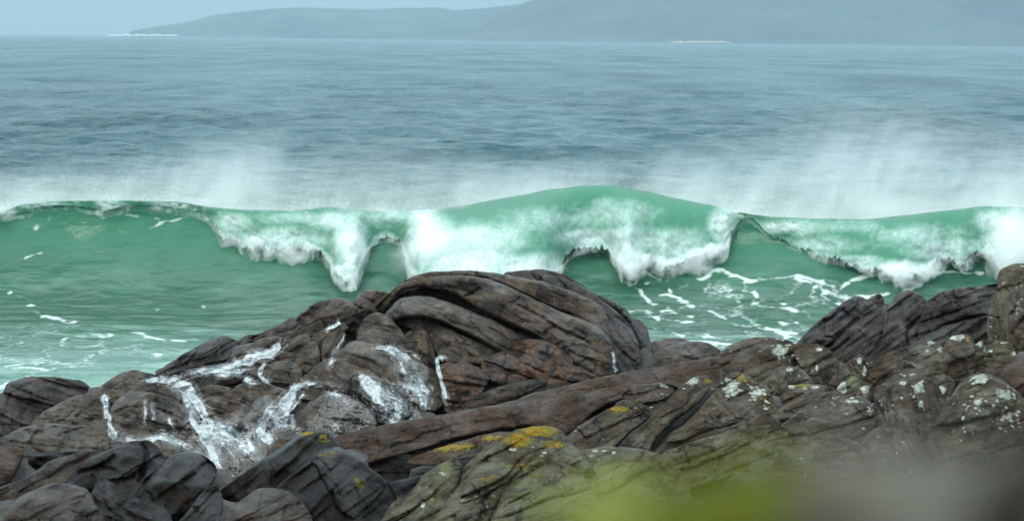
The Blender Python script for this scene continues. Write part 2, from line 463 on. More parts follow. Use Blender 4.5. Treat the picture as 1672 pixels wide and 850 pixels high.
def runoff_material():
    t = NT('white_running_water')
    fl = t.attr('flow', True); a = t.attr('dens')
    st = t.noise(t.mapping(fl, (18.0, 5.0, 1.0)), 1.0, 4, 0.6, 2.0)
    lace = t.math('SUBTRACT', 1.0, t.math('MULTIPLY', t.math('ABSOLUTE', t.math('SUBTRACT', st, 0.5)), 9.0))
    nz = t.noise(t.mapping(fl, (9, 3.2, 1)), 1.0, 4, 0.58, 0.8)
    core = t.rng(t.math('ADD', a, t.math('MULTIPLY', nz, 0.8)), 0.90, 1.06)
    veil = t.math('MULTIPLY', t.rng(t.math('ADD', a, t.math('MULTIPLY', nz, 0.7)), 0.66, 1.1), 0.34)
    strand = t.math('MULTIPLY', t.rng(lace, 0.45, 0.75), t.rng(t.math('ADD', a, t.math('MULTIPLY', nz, 0.6)), 0.55, 0.95))
    fm = t.math('MAXIMUM', core, t.math('MAXIMUM', veil, t.math('MULTIPLY', strand, 0.9)))
    br = t.math('ADD', fm, t.math('MULTIPLY', lace, 0.3))
    w = t.bsdf((0.72, 0.79, 0.81), 0.35, t.bump(br, 0.9, 0.08))
    tp = t.n('BsdfTransparent'); gl = t.n('BsdfGlossy'); gl.inputs['Roughness'].default_value = 0.15
    film = t.mixs(0.05, tp.outputs[0], gl.outputs[0])
    return t.surf(t.mixs(fm, film, w))
M['runoff'] = runoff_material()

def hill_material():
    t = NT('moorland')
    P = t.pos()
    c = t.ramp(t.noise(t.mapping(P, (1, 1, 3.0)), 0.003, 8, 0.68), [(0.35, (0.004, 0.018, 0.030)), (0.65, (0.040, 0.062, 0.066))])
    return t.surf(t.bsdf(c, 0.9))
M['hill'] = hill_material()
def plain(name, col, rough=0.8):
    t = NT(name)
    n = t.noise(t.pos(), 0.02, 3)
    return t.surf(t.bsdf(t.mix(n, col, tuple(x * 0.8 for x in col)), rough))
M['sand'] = plain('pale_sand', (0.42, 0.39, 0.33))
M['surf'] = plain('far_surf', (0.60, 0.62, 0.62))

def moss_material():
    t = NT('green_moss')
    P = t.pos()
    c = t.mix(t.noise(P, 60, 4), (0.24, 0.275, 0.045), (0.16, 0.18, 0.035))
    return t.surf(t.bsdf(c, 0.9, t.bump(t.noise(P, 300, 3), 0.8, 0.004)))
M['mossy'] = moss_material()
# ---------------------------------------------------------------- far shore
def build_hill(name, label, prof, Yd, depth, mat, seed):
    px = np.linspace(prof[0][0], prof[-1][0], 260)
    py = np.interp(px, [p[0] for p in prof], [p[1] for p in prof])
    py = py + 1.2 * perlin(v3(px * 0.02, seed, 0.3)) + 0.5 * perlin(v3(px * 0.09, seed, 0.9))
    top = at_depth(px, py, Yd + depth * 0.6)
    tn = top[:, 0] / (Yd + depth * 0.6)
    S = np.linspace(0, 1, 40)
    rows = []
    for s in S:
        Yy = Yd + depth * s
        f = smooth01(0, 0.6, np.full_like(px, s)) if s <= 0.6 else 1 - smooth01(0.6, 1.0, np.full_like(px, s))
        z = -1.0 + (np.maximum(top[:, 2], 0.5) + 1.0) * f
        X = tn * Yy
        z = z + 0.10 * top[:, 2] * fbm(v3(X * 0.006, np.full_like(X, Yy * 0.006), seed), 4) * math.sin(math.pi * min(1, s / 0.6) if s < 0.6 else 0)
        rows.append(v3(X, np.full_like(X, Yy), z))
    V = np.stack(rows).reshape(-1, 3)
    return tag(mesh_obj(name, V, grid_faces(40, len(px)), mat), label, 'hill', kind='structure')
build_hill('hills', 'long low hazy headland across the bay', [(205, 60), (216, 50), (262, 43), (300, 38), (350, 25), (440, 15), (480, 13), (600, 15), (690, 13), (715, 12), (740, 17), (800, 13), (850, 6), (940, 0), (1100, 5), (1300, 30)], 7600, 1500, M['hill'], 2.2)
build_hill('mountain', 'tall hazy hillside filling the right of the far shore', [(760, 75), (800, 30), (850, 6), (880, -4), (960, -22), (1100, -44), (1300, -60), (1672, -70), (2100, -60), (2600, -40)], 6600, 1200, M['hill'], 5.1)

def flat_patch(name, label, cat, px0, px1, pyc, hgt, Yd, mat, seed):
    px = np.linspace(px0, px1, 60)
    t = np.linspace(-1, 1, 60)
    w = (1 - t ** 2) ** 0.5 * np.clip(0.55 + 0.9 * perlin(v3(px * 0.12, seed, 0)), 0.05, 1.3)
    a = at_depth(px, np.full_like(px, pyc), Yd); 
    up = a.copy(); up[:, 2] += w * hgt; bk = up.copy(); bk[:, 1] += 40; bk[:, 2] += hgt * 0.4
    V = np.concatenate([a, up, bk])
    return tag(mesh_obj(name, V, grid_faces(3, 60), mat), label, cat, kind='structure')
flat_patch('beach', 'pale sand beach at the foot of the far hillside', 'beach', 1096, 1196, 69.6, 3.0, 6580, M['sand'], 1.0)
flat_patch('surf_line', 'white surf at the tip of the far headland', 'surf', 172, 288, 58.6, 3.4, 7560, M['surf'], 4.0)
# ---------------------------------------------------------------- the sea and the breaking wave
rw = np.random.RandomState(21)
WAVES = []
for k in range(64):
    lam = 0.7 * (34 / 0.7) ** (k / 63.0)
    th = rw.normal(0, 0.55)
    WAVES.append((lam, math.sin(th), math.cos(th), rw.uniform(0, 6.28), 0.0150 * lam ** 0.58 * rw.uniform(0.5, 1.2)))
def swell(X, Y, samp, calm=1.0):
    z = np.zeros_like(X)
    for lam, dx, dy, ph, am in WAVES:
        fade = np.clip((lam / (samp + 1e-6) - 2.0) / 2.0, 0, 1)
        a = (X * dx + Y * dy) * (2 * math.pi / lam) + ph
        z = z + am * fade * (np.sin(a) + 0.25 * np.sin(2 * a + 1.0))
    return z * calm

def foam_refl_lines(px, py, lines, jitter=3.0):
    """pale cover on the water, from lines of drifting foam and painted reflection streaks"""
    x = px + jitter * perlin(v3(px * 0.05, py * 0.09, 3.3)) * 2.2
    y = py + jitter * perlin(v3(px * 0.05, py * 0.09, 8.8))
    out = np.zeros(px.shape)
    for pts, w, a in lines:
        c = curve_pts(pts, 4, False)
        bx0, bx1, by0, by1 = c[:, 0].min() - 5 * w, c[:, 0].max() + 5 * w, c[:, 1].min() - 5 * w, c[:, 1].max() + 5 * w
        m = (x > bx0) & (x < bx1) & (y > by0) & (y < by1)
        if not m.any(): continue
        _, d = nearest_on(c * [1, 1.8], np.stack([x[m], y[m] * 1.8], 1), False)
        out[m] = np.maximum(out[m], 0.9 * a * np.exp(-(d / (1.1 * w)) ** 2))
    return out
FOAM_REFL = [
    ([(1052, 443), (1064, 448), (1077, 457)], 5, .62), ([(1058, 462), (1066, 457), (1080, 460), (1096, 478)], 3, .6), ([(1037, 470), (1050, 480), (1056, 490), (1074, 494)], 5, .66),
    ([(1078, 482), (1100, 484), (1112, 490), (1130, 500)], 5, .68), ([(1092, 495), (1090, 505), (1078, 506)], 4, .6), ([(1090, 505), (1110, 512), (1130, 516)], 4, .62),
    ([(1034, 507), (1050, 508), (1068, 518), (1100, 524), (1128, 528)], 5, .66), ([(1095, 546), (1130, 545), (1165, 550), (1205, 556)], 6, .62), ([(1130, 556), (1180, 560), (1210, 562)], 5, .6),
    ([(1140, 455), (1165, 444), (1180, 440), (1195, 450), (1225, 457), (1270, 453), (1310, 452), (1335, 458), (1360, 470), (1388, 492)], 6, .72), ([(1350, 475), (1372, 486), (1395, 488)], 10, .8), ([(1370, 492), (1392, 500)], 8, .7),
    ([(1290, 455), (1320, 462), (1345, 478), (1372, 492)], 5, .5), ([(1232, 470), (1233, 485), (1222, 490)], 4, .58), ([(1225, 492), (1240, 500), (1270, 502), (1300, 506), (1322, 515)], 6, .64), ([(1250, 497), (1290, 496)], 4, .5),
    ([(1245, 508), (1260, 520), (1290, 532), (1310, 520)], 4, .5), ([(1160, 505), (1185, 520), (1200, 528)], 3.5, .5), ([(1200, 530), (1250, 536), (1285, 542), (1310, 548)], 6, .66), ([(1275, 545), (1305, 552)], 8, .75), ([(1330, 500), (1342, 496)], 4, .55),
    ([(1376, 472), (1383, 462), (1400, 455), (1430, 449), (1480, 446), (1530, 445)], 5, .7), ([(1520, 447), (1560, 443), (1600, 447)], 4, .55), ([(1440, 455), (1480, 460)], 4, .45), ([(1395, 486), (1430, 482), (1450, 478)], 6, .8),
    ([(60, 374), (84, 352), (104, 340)], 5, .55), ([(10, 425), (22, 412), (34, 430)], 4, .5), ([(34, 424), (66, 414)], 4, .45), ([(14, 478), (40, 486), (48, 498)], 7, .55), ([(58, 508), (80, 518), (112, 524)], 6, .58),
    ([(95, 520), (120, 526)], 5, .52), ([(138, 542), (176, 547)], 6, .6), ([(216, 541), (250, 552), (290, 556), (325, 553)], 4, .6), ([(90, 552), (120, 556)], 5, .45), ([(200, 580), (260, 578)], 6, .4),
    ([(-40, 626), (0, 632), (12, 628)], 8, .85), ([(-20, 592), (40, 598), (80, 604)], 7, .46), ([(100, 575), (150, 580)], 5, .4), ([(250, 505), (330, 500)], 5, .35),  # streaks near the bottom left corner are water reflections painted as foam
    ([(148, 332), (165, 340), (150, 352), (128, 372)], 6, .50), ([(10, 300), (40, 302)], 3, 0.0), ([(245, 372), (270, 362), (300, 356), (322, 351)], 3.5, .66), ([(322, 351), (345, 362), (362, 384)], 3, .55), ([(160, 350), (220, 352), (260, 358)], 4, .4),
]
CREST = [(-900, 352), (-400, 350), (-100, 345), (0, 345), (40, 334), (110, 330), (200, 329), (290, 331), (350, 340), (400, 344), (480, 345), (540, 340), (600, 345), (670, 345), (730, 342), (800, 329), (870, 316), (920, 308), (985, 304), (1040, 311), (1100, 325), (1160, 336), (1200, 345), (1230, 352), (1280, 356), (1330, 358), (1400, 359), (1450, 356), (1500, 351), (1560, 344), (1610, 338), (1672, 340), (1800, 345), (2100, 350), (2600, 352)]
LIPB = [(-900, 360), (-400, 360), (0, 350), (60, 338), (110, 335), (150, 340), (175, 343), (210, 335), (280, 338), (330, 348), (350, 366), (362, 384), (380, 385), (398, 398), (430, 402), (470, 404), (500, 402), (522, 410), (538, 424), (548, 440), (560, 449), (572, 452), (584, 446), (594, 420), (608, 398), (628, 386), (645, 389), (658, 403), (666, 430), (680, 452), (700, 462), (800, 470), (880, 462), (908, 446), (926, 420), (945, 404), (975, 400), (993, 404), (1008, 424), (1026, 442), (1046, 432), (1064, 420), (1086, 434), (1106, 426), (1150, 416), (1184, 404), (1195, 378), (1206, 362), (1222, 354), (1238, 364), (1254, 378), (1290, 396), (1330, 411), (1380, 424), (1430, 437), (1470, 446), (1500, 444), (1528, 428), (1550, 417), (1570, 430), (1588, 418), (1604, 412), (1626, 424), (1646, 444), (1680, 460), (1800, 455), (2100, 440), (2600, 430)]
def ctl(pts, x): 
    c = curve_pts(pts, 6, False); return np.interp(x, c[:, 0], c[:, 1])
COLS = np.concatenate([np.linspace(-800, -70, 60), np.arange(-60, 1734, 2.3), np.linspace(1744, 2500, 60)])
NC = len(COLS)
crest_py = ctl(CREST, COLS) + 1.2 * perlin(v3(COLS * 0.03, 0.5, 0)) 
Yc = 86.0 + 0.9 * perlin(v3(COLS * 0.004, 3.3, 0)) + 0.5 * np.sin(COLS * 0.008)
PC = at_depth(COLS, crest_py, Yc)
TAN = PC[:, 0] / PC[:, 1]
ZC = PC[:, 2]
REACH = 8.5
Y0 = Yc - REACH

# water in front of the wave
ys_f = np.concatenate([np.linspace(44, 60, 14), np.linspace(60.3, 1, 1)[:0], np.linspace(60.4, 77, 120)])
fr = np.linspace(0, 1, 130)
Yfr = 44 + (Y0[None, :] - 44) * (fr[:, None] ** 0.62)
Xfr = TAN[None, :] * Yfr
def front_swell(X, Y):
    return 0.9 * swell(X, Y * 1.0, np.full_like(X, 0.12), 0.28)
Zfr = front_swell(Xfr, Yfr)
P_fr = v3(Xfr, Yfr, Zfr)
pxf, pyf = to_px(P_fr)
LACE = lambda x, y: np.maximum(0.215 * smooth01(1000, 1080, x) * smooth01(1430, 1330, x) * smooth01(440, 470, y) , 0.19 * smooth01(330, 200, x) * smooth01(500, 560, y))
LVAR = lambda x, y: np.clip(0.85 + 0.6 * fbm(v3(x * 0.012, y * 0.03, 5.5), 3), 0.3, 1.15)
foam_f = np.maximum(foam_refl_lines(pxf, pyf, FOAM_REFL), LACE(pxf, pyf) * LVAR(pxf, pyf))
sea_V = [P_fr.reshape(-1, 3)]; sea_F = [grid_faces(len(fr), NC)]; sea_A = [foam_f.ravel()]

# water behind the wave out to the horizon
BACK = 13.0
inv = np.concatenate([np.linspace(1.0 / 97.0, 1.0 / 500.0, 560)[:-1], np.linspace(1.0 / 500.0, 1.0 / 15000.0, 110)])
Yst = 1.0 / inv
Ybk = (Yc + BACK)[None, :] + (Yst - 97.0)[:, None]
Xbk = TAN[None, :] * Ybk
samp = np.maximum(Ybk ** 2 / (CAM_H * FPX) * np.where(Ybk < 510, 0.6, 1.4), Ybk / FPX * 2.3)
Zbk = swell(Xbk, Ybk, samp, 1.15)
P_bk = v3(Xbk, Ybk, Zbk)
sea_V.append(P_bk.reshape(-1, 3)); sea_F.append(grid_faces(len(Yst), NC) + len(sea_V[0])); sea_A.append(np.zeros(P_bk.shape[0] * NC))
tag(mesh_obj('sea', np.concatenate(sea_V), np.concatenate(sea_F), M['sea'], attrs={'foam': np.concatenate(sea_A)}), 'open sea around and beyond the breaking wave', 'sea', kind='structure')

WV = empty('breaking_wave', (0.0, 84.0, 0.0), 'long green breaking wave with a torn white curling lip', 'wave')
# hollow face and sloping back
sf = np.linspace(0, 1, 150)
ang_ = sf * math.pi / 2
warp_ = 0.35 * fbm(v3(COLS[None, :] * 0.006 + 0 * sf[:, None], sf[:, None] * 2.0 + 0 * COLS[None, :], 4.0), 3) * np.sin(sf[:, None] * math.pi)
Yfa = Y0[None, :] + REACH * np.sin(ang_)[:, None] + warp_
Zfa = ZC[None, :] * (1 - np.cos(ang_))[:, None] ** 1.05
Xfa = TAN[None, :] * Yfa
Zfa = Zfa + front_swell(Xfa, Yfa) * (1 - smooth01(0, 0.5, sf))[:, None] + 0.035 * fbm(v3(Xfa * 0.7, Zfa * 3.0, 2.0), 3) * np.sin(sf * math.pi)[:, None]
sb = np.linspace(0, 1, 60)[1:]
Yba = Yc[None, :] + BACK * sb[:, None]
Zba = ZC[None, :] * (0.5 + 0.5 * np.cos(sb * math.pi))[:, None] ** 1.2
Xba = TAN[None, :] * Yba
Zba = Zba * (1 - smooth01(0.6, 1, sb))[:, None] + swell(Xba, Yba, np.full_like(Xba, 1.0), 1.15) * smooth01(0.1, 1, sb)[:, None]
Pw = np.concatenate([v3(Xfa, Yfa, Zfa), v3(Xba, Yba, Zba)])
pxw, pyw = to_px(Pw)
foam_w = np.maximum(foam_refl_lines(pxw, pyw, FOAM_REFL), LACE(pxw, pyw) * LVAR(pxw, pyw))
crest_fo = np.exp(-((np.arange(len(Pw)) - len(sf) + 1) / 7.0) ** 2)[:, None] * np.interp(COLS, [-900, -20, 60, 180, 330, 420, 1210, 1400, 1600], [.6, .6, .35, .55, .5, .3, .3, .2, .3])[None, :]
foam_w = np.maximum(foam_w, crest_fo)
foam_w[len(sf) + 8:] = 0.15
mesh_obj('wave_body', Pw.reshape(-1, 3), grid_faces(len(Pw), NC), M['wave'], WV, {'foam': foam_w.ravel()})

# the thrown lip
LC = np.concatenate([np.linspace(-800, -70, 40), np.arange(-60, 1734, 1.9), np.linspace(1744, 2500, 40)])
lcp = np.interp(LC, COLS, crest_py); lYc = np.interp(LC, COLS, Yc)
lb = ctl(LIPB, LC)
rag = 5.0 * perlin(v3(LC * 0.05, 7.7, 0)) + 4.0 * perlin(v3(LC * 0.15, 1.7, 0)) + 1.2 * perlin(v3(LC * 0.3, 2.7, 0))
lb = np.maximum(lb, lcp + 4)
drop_px = lb - lcp
lb_core = lb
lb = lb + np.clip((drop_px - 12) * 0.35, 0, 18)                     # a fringe that tears into drops
_zb = at_depth(LC, lb, lYc - 1.0)[:, 2] / np.interp(LC, COLS, ZC)
_cs = np.clip(1 - np.clip(_zb, 0.02, 1), 0, 1)
LREACH = REACH * (1 - np.sqrt(1 - _cs ** 2)) + 0.02 + 0.0016 * np.clip(drop_px, 0, 100)
Ptop = at_depth(LC, lcp, lYc); Pbot = at_depth(LC, lb, lYc - LREACH)
ltan = Ptop[:, 0] / Ptop[:, 1]
NL = 84
tl_ = np.linspace(-0.25, 1, NL)
Tm = tl_[:, None] + 0 * LC[None, :]
Ly = np.where(Tm < 0, lYc + 2.4 * (-Tm), lYc - LREACH * np.clip(Tm, 0, 1) ** 0.85)
drop = (Ptop[:, 2] - Pbot[:, 2])[None, :]
Lz = np.where(Tm < 0, Ptop[:, 2] + 0.03 - 0.6 * Tm ** 2 * 1.5, Ptop[:, 2] + 0.03 - (drop + 0.03) * (0.25 * np.clip(Tm, 0, 1) + 0.75 * np.clip(Tm, 0, 1) ** 1.9))
Lx = ltan[None, :] * Ly
PL = v3(Lx, Ly, Lz)
plx, ply = to_px(PL)
BL = [(572, 400, 30, 60, 0.85), (556, 440, 22, 20, 0.70), (545, 360, 40, 18, 0.65), (640, 355, 60, 20, 0.53), (700, 385, 45, 60, 0.85), (690, 355, 30, 20, 0.77), (770, 430, 90, 45, 0.79), (860, 440, 70, 30, 0.84), (800, 390, 90, 35, 0.57), (900, 360, 120, 30, 0.44), (1000, 350, 90, 30, 0.47), (1020, 400, 55, 40, 0.72), (1030, 436, 20, 14, 0.85), (960, 388, 60, 18, 0.72), (1100, 400, 80, 35, 0.57), (1090, 428, 30, 14, 0.85), (1180, 370, 25, 40, 0.77), (1200, 346, 40, 10, 0.70),
      (440, 390, 110, 22, 0.57), (380, 365, 40, 22, 0.61), (470, 355, 110, 14, 0.37), (300, 335, 60, 10, 0.59), (180, 335, 30, 12, 0.59), (60, 335, 60, 8, 0.53), (0, 345, 30, 10, 0.85),
      (1290, 370, 70, 14, 0.59), (1260, 372, 30, 14, 0.61), (1350, 400, 110, 20, 0.41), (1400, 370, 120, 14, 0.37), (1470, 436, 60, 14, 0.84), (1400, 424, 60, 10, 0.59), (1500, 380, 120, 30, 0.41), (1540, 405, 80, 25, 0.59), (1570, 425, 20, 12, 0.70), (1655, 400, 55, 70, 0.62), (1700, 400, 60, 80, 0.62), (1620, 360, 40, 20, 0.65), (1800, 400, 200, 60, 0.59), (-200, 350, 200, 20, 0.59)]
fo = np.full(plx.shape, 0.16)
for bx, by, rx, ry, am in BL:
    fo = np.maximum(fo, am * np.exp(-((plx - bx) / rx) ** 2 - ((ply - by) / ry) ** 2))
edge = np.exp(-((lb_core[None, :] + 4 - ply) / 15.0) ** 2) * np.clip((drop_px - 8) / 30, 0, 1)[None, :]
fo = np.maximum(fo, edge * np.interp(LC, [1215, 1250, 1420, 1440], [.6, .35, .35, .6])[None, :])
# smooth green shoulder at the top of the middle section
band = smooth01(4, 26, ply - lcp[None, :])
mid = np.interp(LC, [700, 760, 1120, 1180], [0, 1, 1, 0]); rt = np.interp(LC, [1420, 1500, 1570, 1600], [0, .7, .7, 0])
fo = fo * (1 - np.maximum(mid, rt)[None, :] * (1 - band) * 0.95)
rag = rag * np.clip((lb_core - lcp) / 40, 0.15, 1)
torn = smooth01(-18, 20, ply - (lb_core + 1.3 * rag)[None, :]) * np.clip((drop_px - 10) / 25, 0, 1)[None, :] * 0.95
fo = fo + 0.10 * fbm(v3(plx * 0.02, ply * 0.03, 4.4), 3)
lump_ = np.clip(fo, 0, 1) * (0.15 * fbm(v3(Lx * 1.3, Lz * 1.6, 3.1), 4) + 0.06 * fbm(v3(Lx * 4.5, Lz * 4.5, 6.1), 3)) * smooth01(0.0, 0.3, Tm)
PL[..., 1] -= lump_ * 1.3; PL[..., 2] += lump_ * 0.25
s_len = np.cumsum(np.sqrt(np.gradient(Ly, axis=0) ** 2 + np.gradient(Lz, axis=0) ** 2), 0)
flow = v3(Lx, s_len, 0.0)
under = PL.copy(); th_ = (0.012 + 0.06 * np.sin(np.clip(Tm, 0, 1) * math.pi)) * np.clip(drop_px / 40, 0.2, 1)[None, :]
under[..., 1] += th_; under[..., 2] -= th_ * 0.6
kp = (drop_px > -1)
nL = len(LC)
Fl = grid_faces(NL, nL); Fu = grid_faces(NL, nL)[:, ::-1] + NL * nL
i0 = (NL - 1) * nL + np.arange(nL)
Fj = np.stack([i0[:-1], i0[1:], i0[1:] + NL * nL, i0[:-1] + NL * nL], 1)
mesh_obj('curling_lip', np.concatenate([PL.reshape(-1, 3), under.reshape(-1, 3)]), np.concatenate([Fl, Fu, Fj]), M['lip'], WV,
         {'torn': np.concatenate([torn.ravel(), torn.ravel()]), 'foam': np.concatenate([fo.ravel(), fo.ravel()]), 'flow': np.concatenate([flow.reshape(-1, 3)] * 2)})

# soft froth boiling along the torn edge
def build_froth():
    m = (LC > -70) & (LC < 1745)
    x = LC[m]; dp = drop_px[m]
    yb = (lYc - LREACH)[m] - 0.06; pb = at_depth(x, (lb_core + 7)[m], yb)
    rad = np.clip((dp - 10) / 45, 0, 1) * np.interp(x, [590, 605, 650, 670, 905, 925, 990, 1010, 1190, 1215, 1250, 1420, 1445, 1540, 1550, 1600, 1615], [1, .26, .26, 1, 1, .32, .32, 1, 1, .35, .36, .36, 1, 1, .5, .5, 1]) * np.clip(0.34 + 0.30 * perlin(v3(x * 0.022, 9.1, 0)) + 0.10 * perlin(v3(x * 0.11, 2.1, 0)), 0.03, 1) + 0.004
    rad = np.maximum(rad, np.interp(x, [-70, 0, 40, 100, 170, 250, 320, 350, 365, 1190, 1200, 1235, 1250, 1300], [.14, .16, .07, .06, .13, .09, .13, .12, 0, 0, .08, .08, .08, 0]) * (0.8 + 0.9 * perlin(v3(x * 0.05, 5.1, 0))))
    na = 16; th = np.linspace(0, 2 * math.pi, na, endpoint=False)
    wob = 1 + 0.35 * perlin(v3(pb[:, 0][:, None] * 2.2, np.cos(th)[None, :] * 1.2, np.sin(th)[None, :] * 1.2))
    Y = yb[:, None] + rad[:, None] * wob * np.cos(th)[None, :] * 0.7; Z = pb[:, 2][:, None] + rad[:, None] * wob * np.sin(th)[None, :]
    X = np.broadcast_to(pb[:, 0][:, None], Y.shape)
    n = len(x); i = np.arange(n * na).reshape(n, na); ni = np.roll(i, -1, 1)
    F = np.stack([i[:-1], ni[:-1], ni[1:], i[1:]], -1).reshape(-1, 4)
    V = np.concatenate([v3(X, Y, Z).reshape(-1, 3), [[pb[0, 0], yb[0], pb[0, 2]], [pb[-1, 0], yb[-1], pb[-1, 2]]]])
    cap = np.array([(n * na, i[0, (k + 1) % na], i[0, k]) for k in range(na)] + [(n * na + 1, i[-1, k], i[-1, (k + 1) % na]) for k in range(na)])
    t = NT('boiling_froth')
    P = t.pos()
    nz = t.noise(P, 1.7, 7, 0.72, 0.8)
    sc = t.n('VolumeScatter'); sc.inputs['Color'].default_value = (0.96, 0.99, 0.98, 1)
    t.put(sc.inputs['Density'], t.rng(nz, 0.40, 0.70, 0.0, 6.0))
    mesh_obj('froth', V, [F, cap], t.vol(sc.outputs[0]), WV)
build_froth()

# flying drops and foam flecks
def flecks(P, r, rs):
    n = len(P)
    base = np.array([[1, 1, 1], [1, -1, -1], [-1, 1, -1], [-1, -1, 1]], float) / 1.732
    q = rs.normal(size=(n, 4)); q /= np.linalg.norm(q, axis=1)[:, None]
    w, x, y, z = q.T
    R = np.stack([1 - 2 * (y * y + z * z), 2 * (x * y - z * w), 2 * (x * z + y * w), 2 * (x * y + z * w), 1 - 2 * (x * x + z * z), 2 * (y * z - x * w), 2 * (x * z - y * w), 2 * (y * z + x * w), 1 - 2 * (x * x + y * y)], -1).reshape(n, 3, 3)
    V = P[:, None, :] + np.einsum('nij,kj->nki', R, base) * r[:, None, None]
    f = np.array([[0, 1, 2], [0, 3, 1], [0, 2, 3], [1, 3, 2]])
    F = (np.arange(n)[:, None, None] * 4 + f[None]).reshape(-1, 3)
    return V.reshape(-1, 3), F
rd = np.random.RandomState(5)
DP = []; DR = []
def add_drops(n, fpos, r0, r1):
    P = fpos(n); r = r0 * (r1 / r0) ** rd.uniform(size=len(P)) ** 1.5
    DP.append(P); DR.append(r)
def pick_lip(n, w):
    w = np.clip(w, 0, None).ravel(); c = np.cumsum(w); k = np.searchsorted(c, rd.uniform(0, c[-1], n))
    return np.minimum(k, len(w) - 1)
LPf = PL.reshape(-1, 3)
def on_lip(n):
    k = pick_lip(n, np.clip(fo - 0.25, 0, 1) ** 1.5 * (Tm > 0))
    P = LPf[k].copy(); P[:, 1] -= np.abs(rd.normal(0, 0.18, n)); P[:, 2] += rd.normal(0, 0.10, n); P[:, 0] += rd.normal(0, 0.08, n)
    return P
def lip_edge(n):
    wcol = np.clip(drop_px - 6, 0, 40) * np.interp(LC, [1215, 1250, 1420, 1440], [1, .4, .4, 1]) * (0.4 + np.clip(perlin(v3(LC * 0.03, 4, 4)) + 0.5, 0, 2))
    W = np.zeros_like(Tm); W[-8:] = wcol[None, :]
    k = pick_lip(n, W)
    P = LPf[k].copy(); P[:, 1] -= np.abs(rd.normal(0, 0.2, n)); P[:, 2] += rd.normal(0.03, 0.10, n); P[:, 0] += rd.normal(0, 0.12, n)
    return P
def crest_spray(n):
    wcol = np.interp(LC, [-900, 0, 40, 90, 130, 200, 290, 350, 420, 540, 600, 740, 800, 1120, 1180, 1230, 1300, 1420, 1500, 1600, 1672, 2500], [1, 1.4, .8, .5, 1.0, 1.4, 1.6, 1.6, 1.3, 1.8, 1.2, .9, .25, .2, .6, 1.4, 1.2, .8, .35, .6, 1.2, 1])
    wcol = wcol * (0.25 + np.clip(perlin(v3(LC * 0.025, 1, 4)) + perlin(v3(LC * 0.11, 1, 4)) + 0.4, 0, 2))
    W = np.zeros_like(Tm); W[int(NL * 0.17):int(NL * 0.28)] = wcol[None, :]
    k = pick_lip(n, W)
    P = LPf[k].copy(); hgt = rd.exponential(0.16, n) * (0.5 + np.interp(P[:, 0], [-14, 14], [0.9, 1.0]))
    P[:, 2] += hgt; P[:, 1] += hgt * 0.8 + rd.normal(0, .2, n); P[:, 0] += hgt * 0.45 + rd.normal(0, .08, n)
    return P
add_drops(24000, on_lip, 0.003, 0.012)
add_drops(3000, lip_edge, 0.003, 0.012)
add_drops(90000, crest_spray, 0.0025, 0.0095)
V, F = flecks(np.concatenate(DP), np.concatenate(DR), rd)
tag(mesh_obj('spray', V, F, M['foam'], WV, smooth=False), kind='stuff')
# ---------------------------------------------------------------- rock builder
# every boulder gets a measured outline, its own distance, and a rounded, cracked body of real thickness
LAYER = {
    'mound': lambda py: 44.5 + (700 - py) / 95.0,
    'slaty': lambda py: 43.0 + (600 - py) / 90.0,
    'ledge': lambda py: 38.5 + (720 - py) / 75.0,
    'right': lambda py: 33.5 + (720 - py) / 95.0,
    'left': lambda py: 30.0 + (850 - py) / 95.0,
    'fore': lambda py: 26.0 + (850 - py) / 85.0,
}
G = 2.0
ZX0, ZY0 = -120, 380
ZB = np.full((620, 1000), 1e9)          # nearest rock surface, used to lay the running water on the rock
_seed = [0]
STEP = 0.07
BLOCKY = {'brown': 0.24, 'grey': 0.22, 'orange': 0.6, 'black': 0.42, 'mixed': 0.45, 'ridge': 0.20, 'dark': 0.6, 'lichen': 0.42, 'fore': 0.5}
GROOVE = {'black': 0.5, 'ridge': 0.45, 'lichen': 0.5, 'orange': 0.5, 'fore': 0.7}
BACKS = []                               # back surfaces, for fitting the bedrock under them

def relax(mask, iters):
    h = np.zeros(mask.shape); m = mask
    ii, jj = np.indices(m.shape)
    red = ((ii + jj) % 2 == 0) & m; blk = ((ii + jj) % 2 == 1) & m
    w = 1.88
    for _ in range(iters):
        for s in (red, blk):
            nb = np.zeros_like(h)
            nb[1:-1, 1:-1] = h[:-2, 1:-1] + h[2:, 1:-1] + h[1:-1, :-2] + h[1:-1, 2:]
            h[s] += w * ((nb[s] + 1.0) / 4 - h[s])
    return h

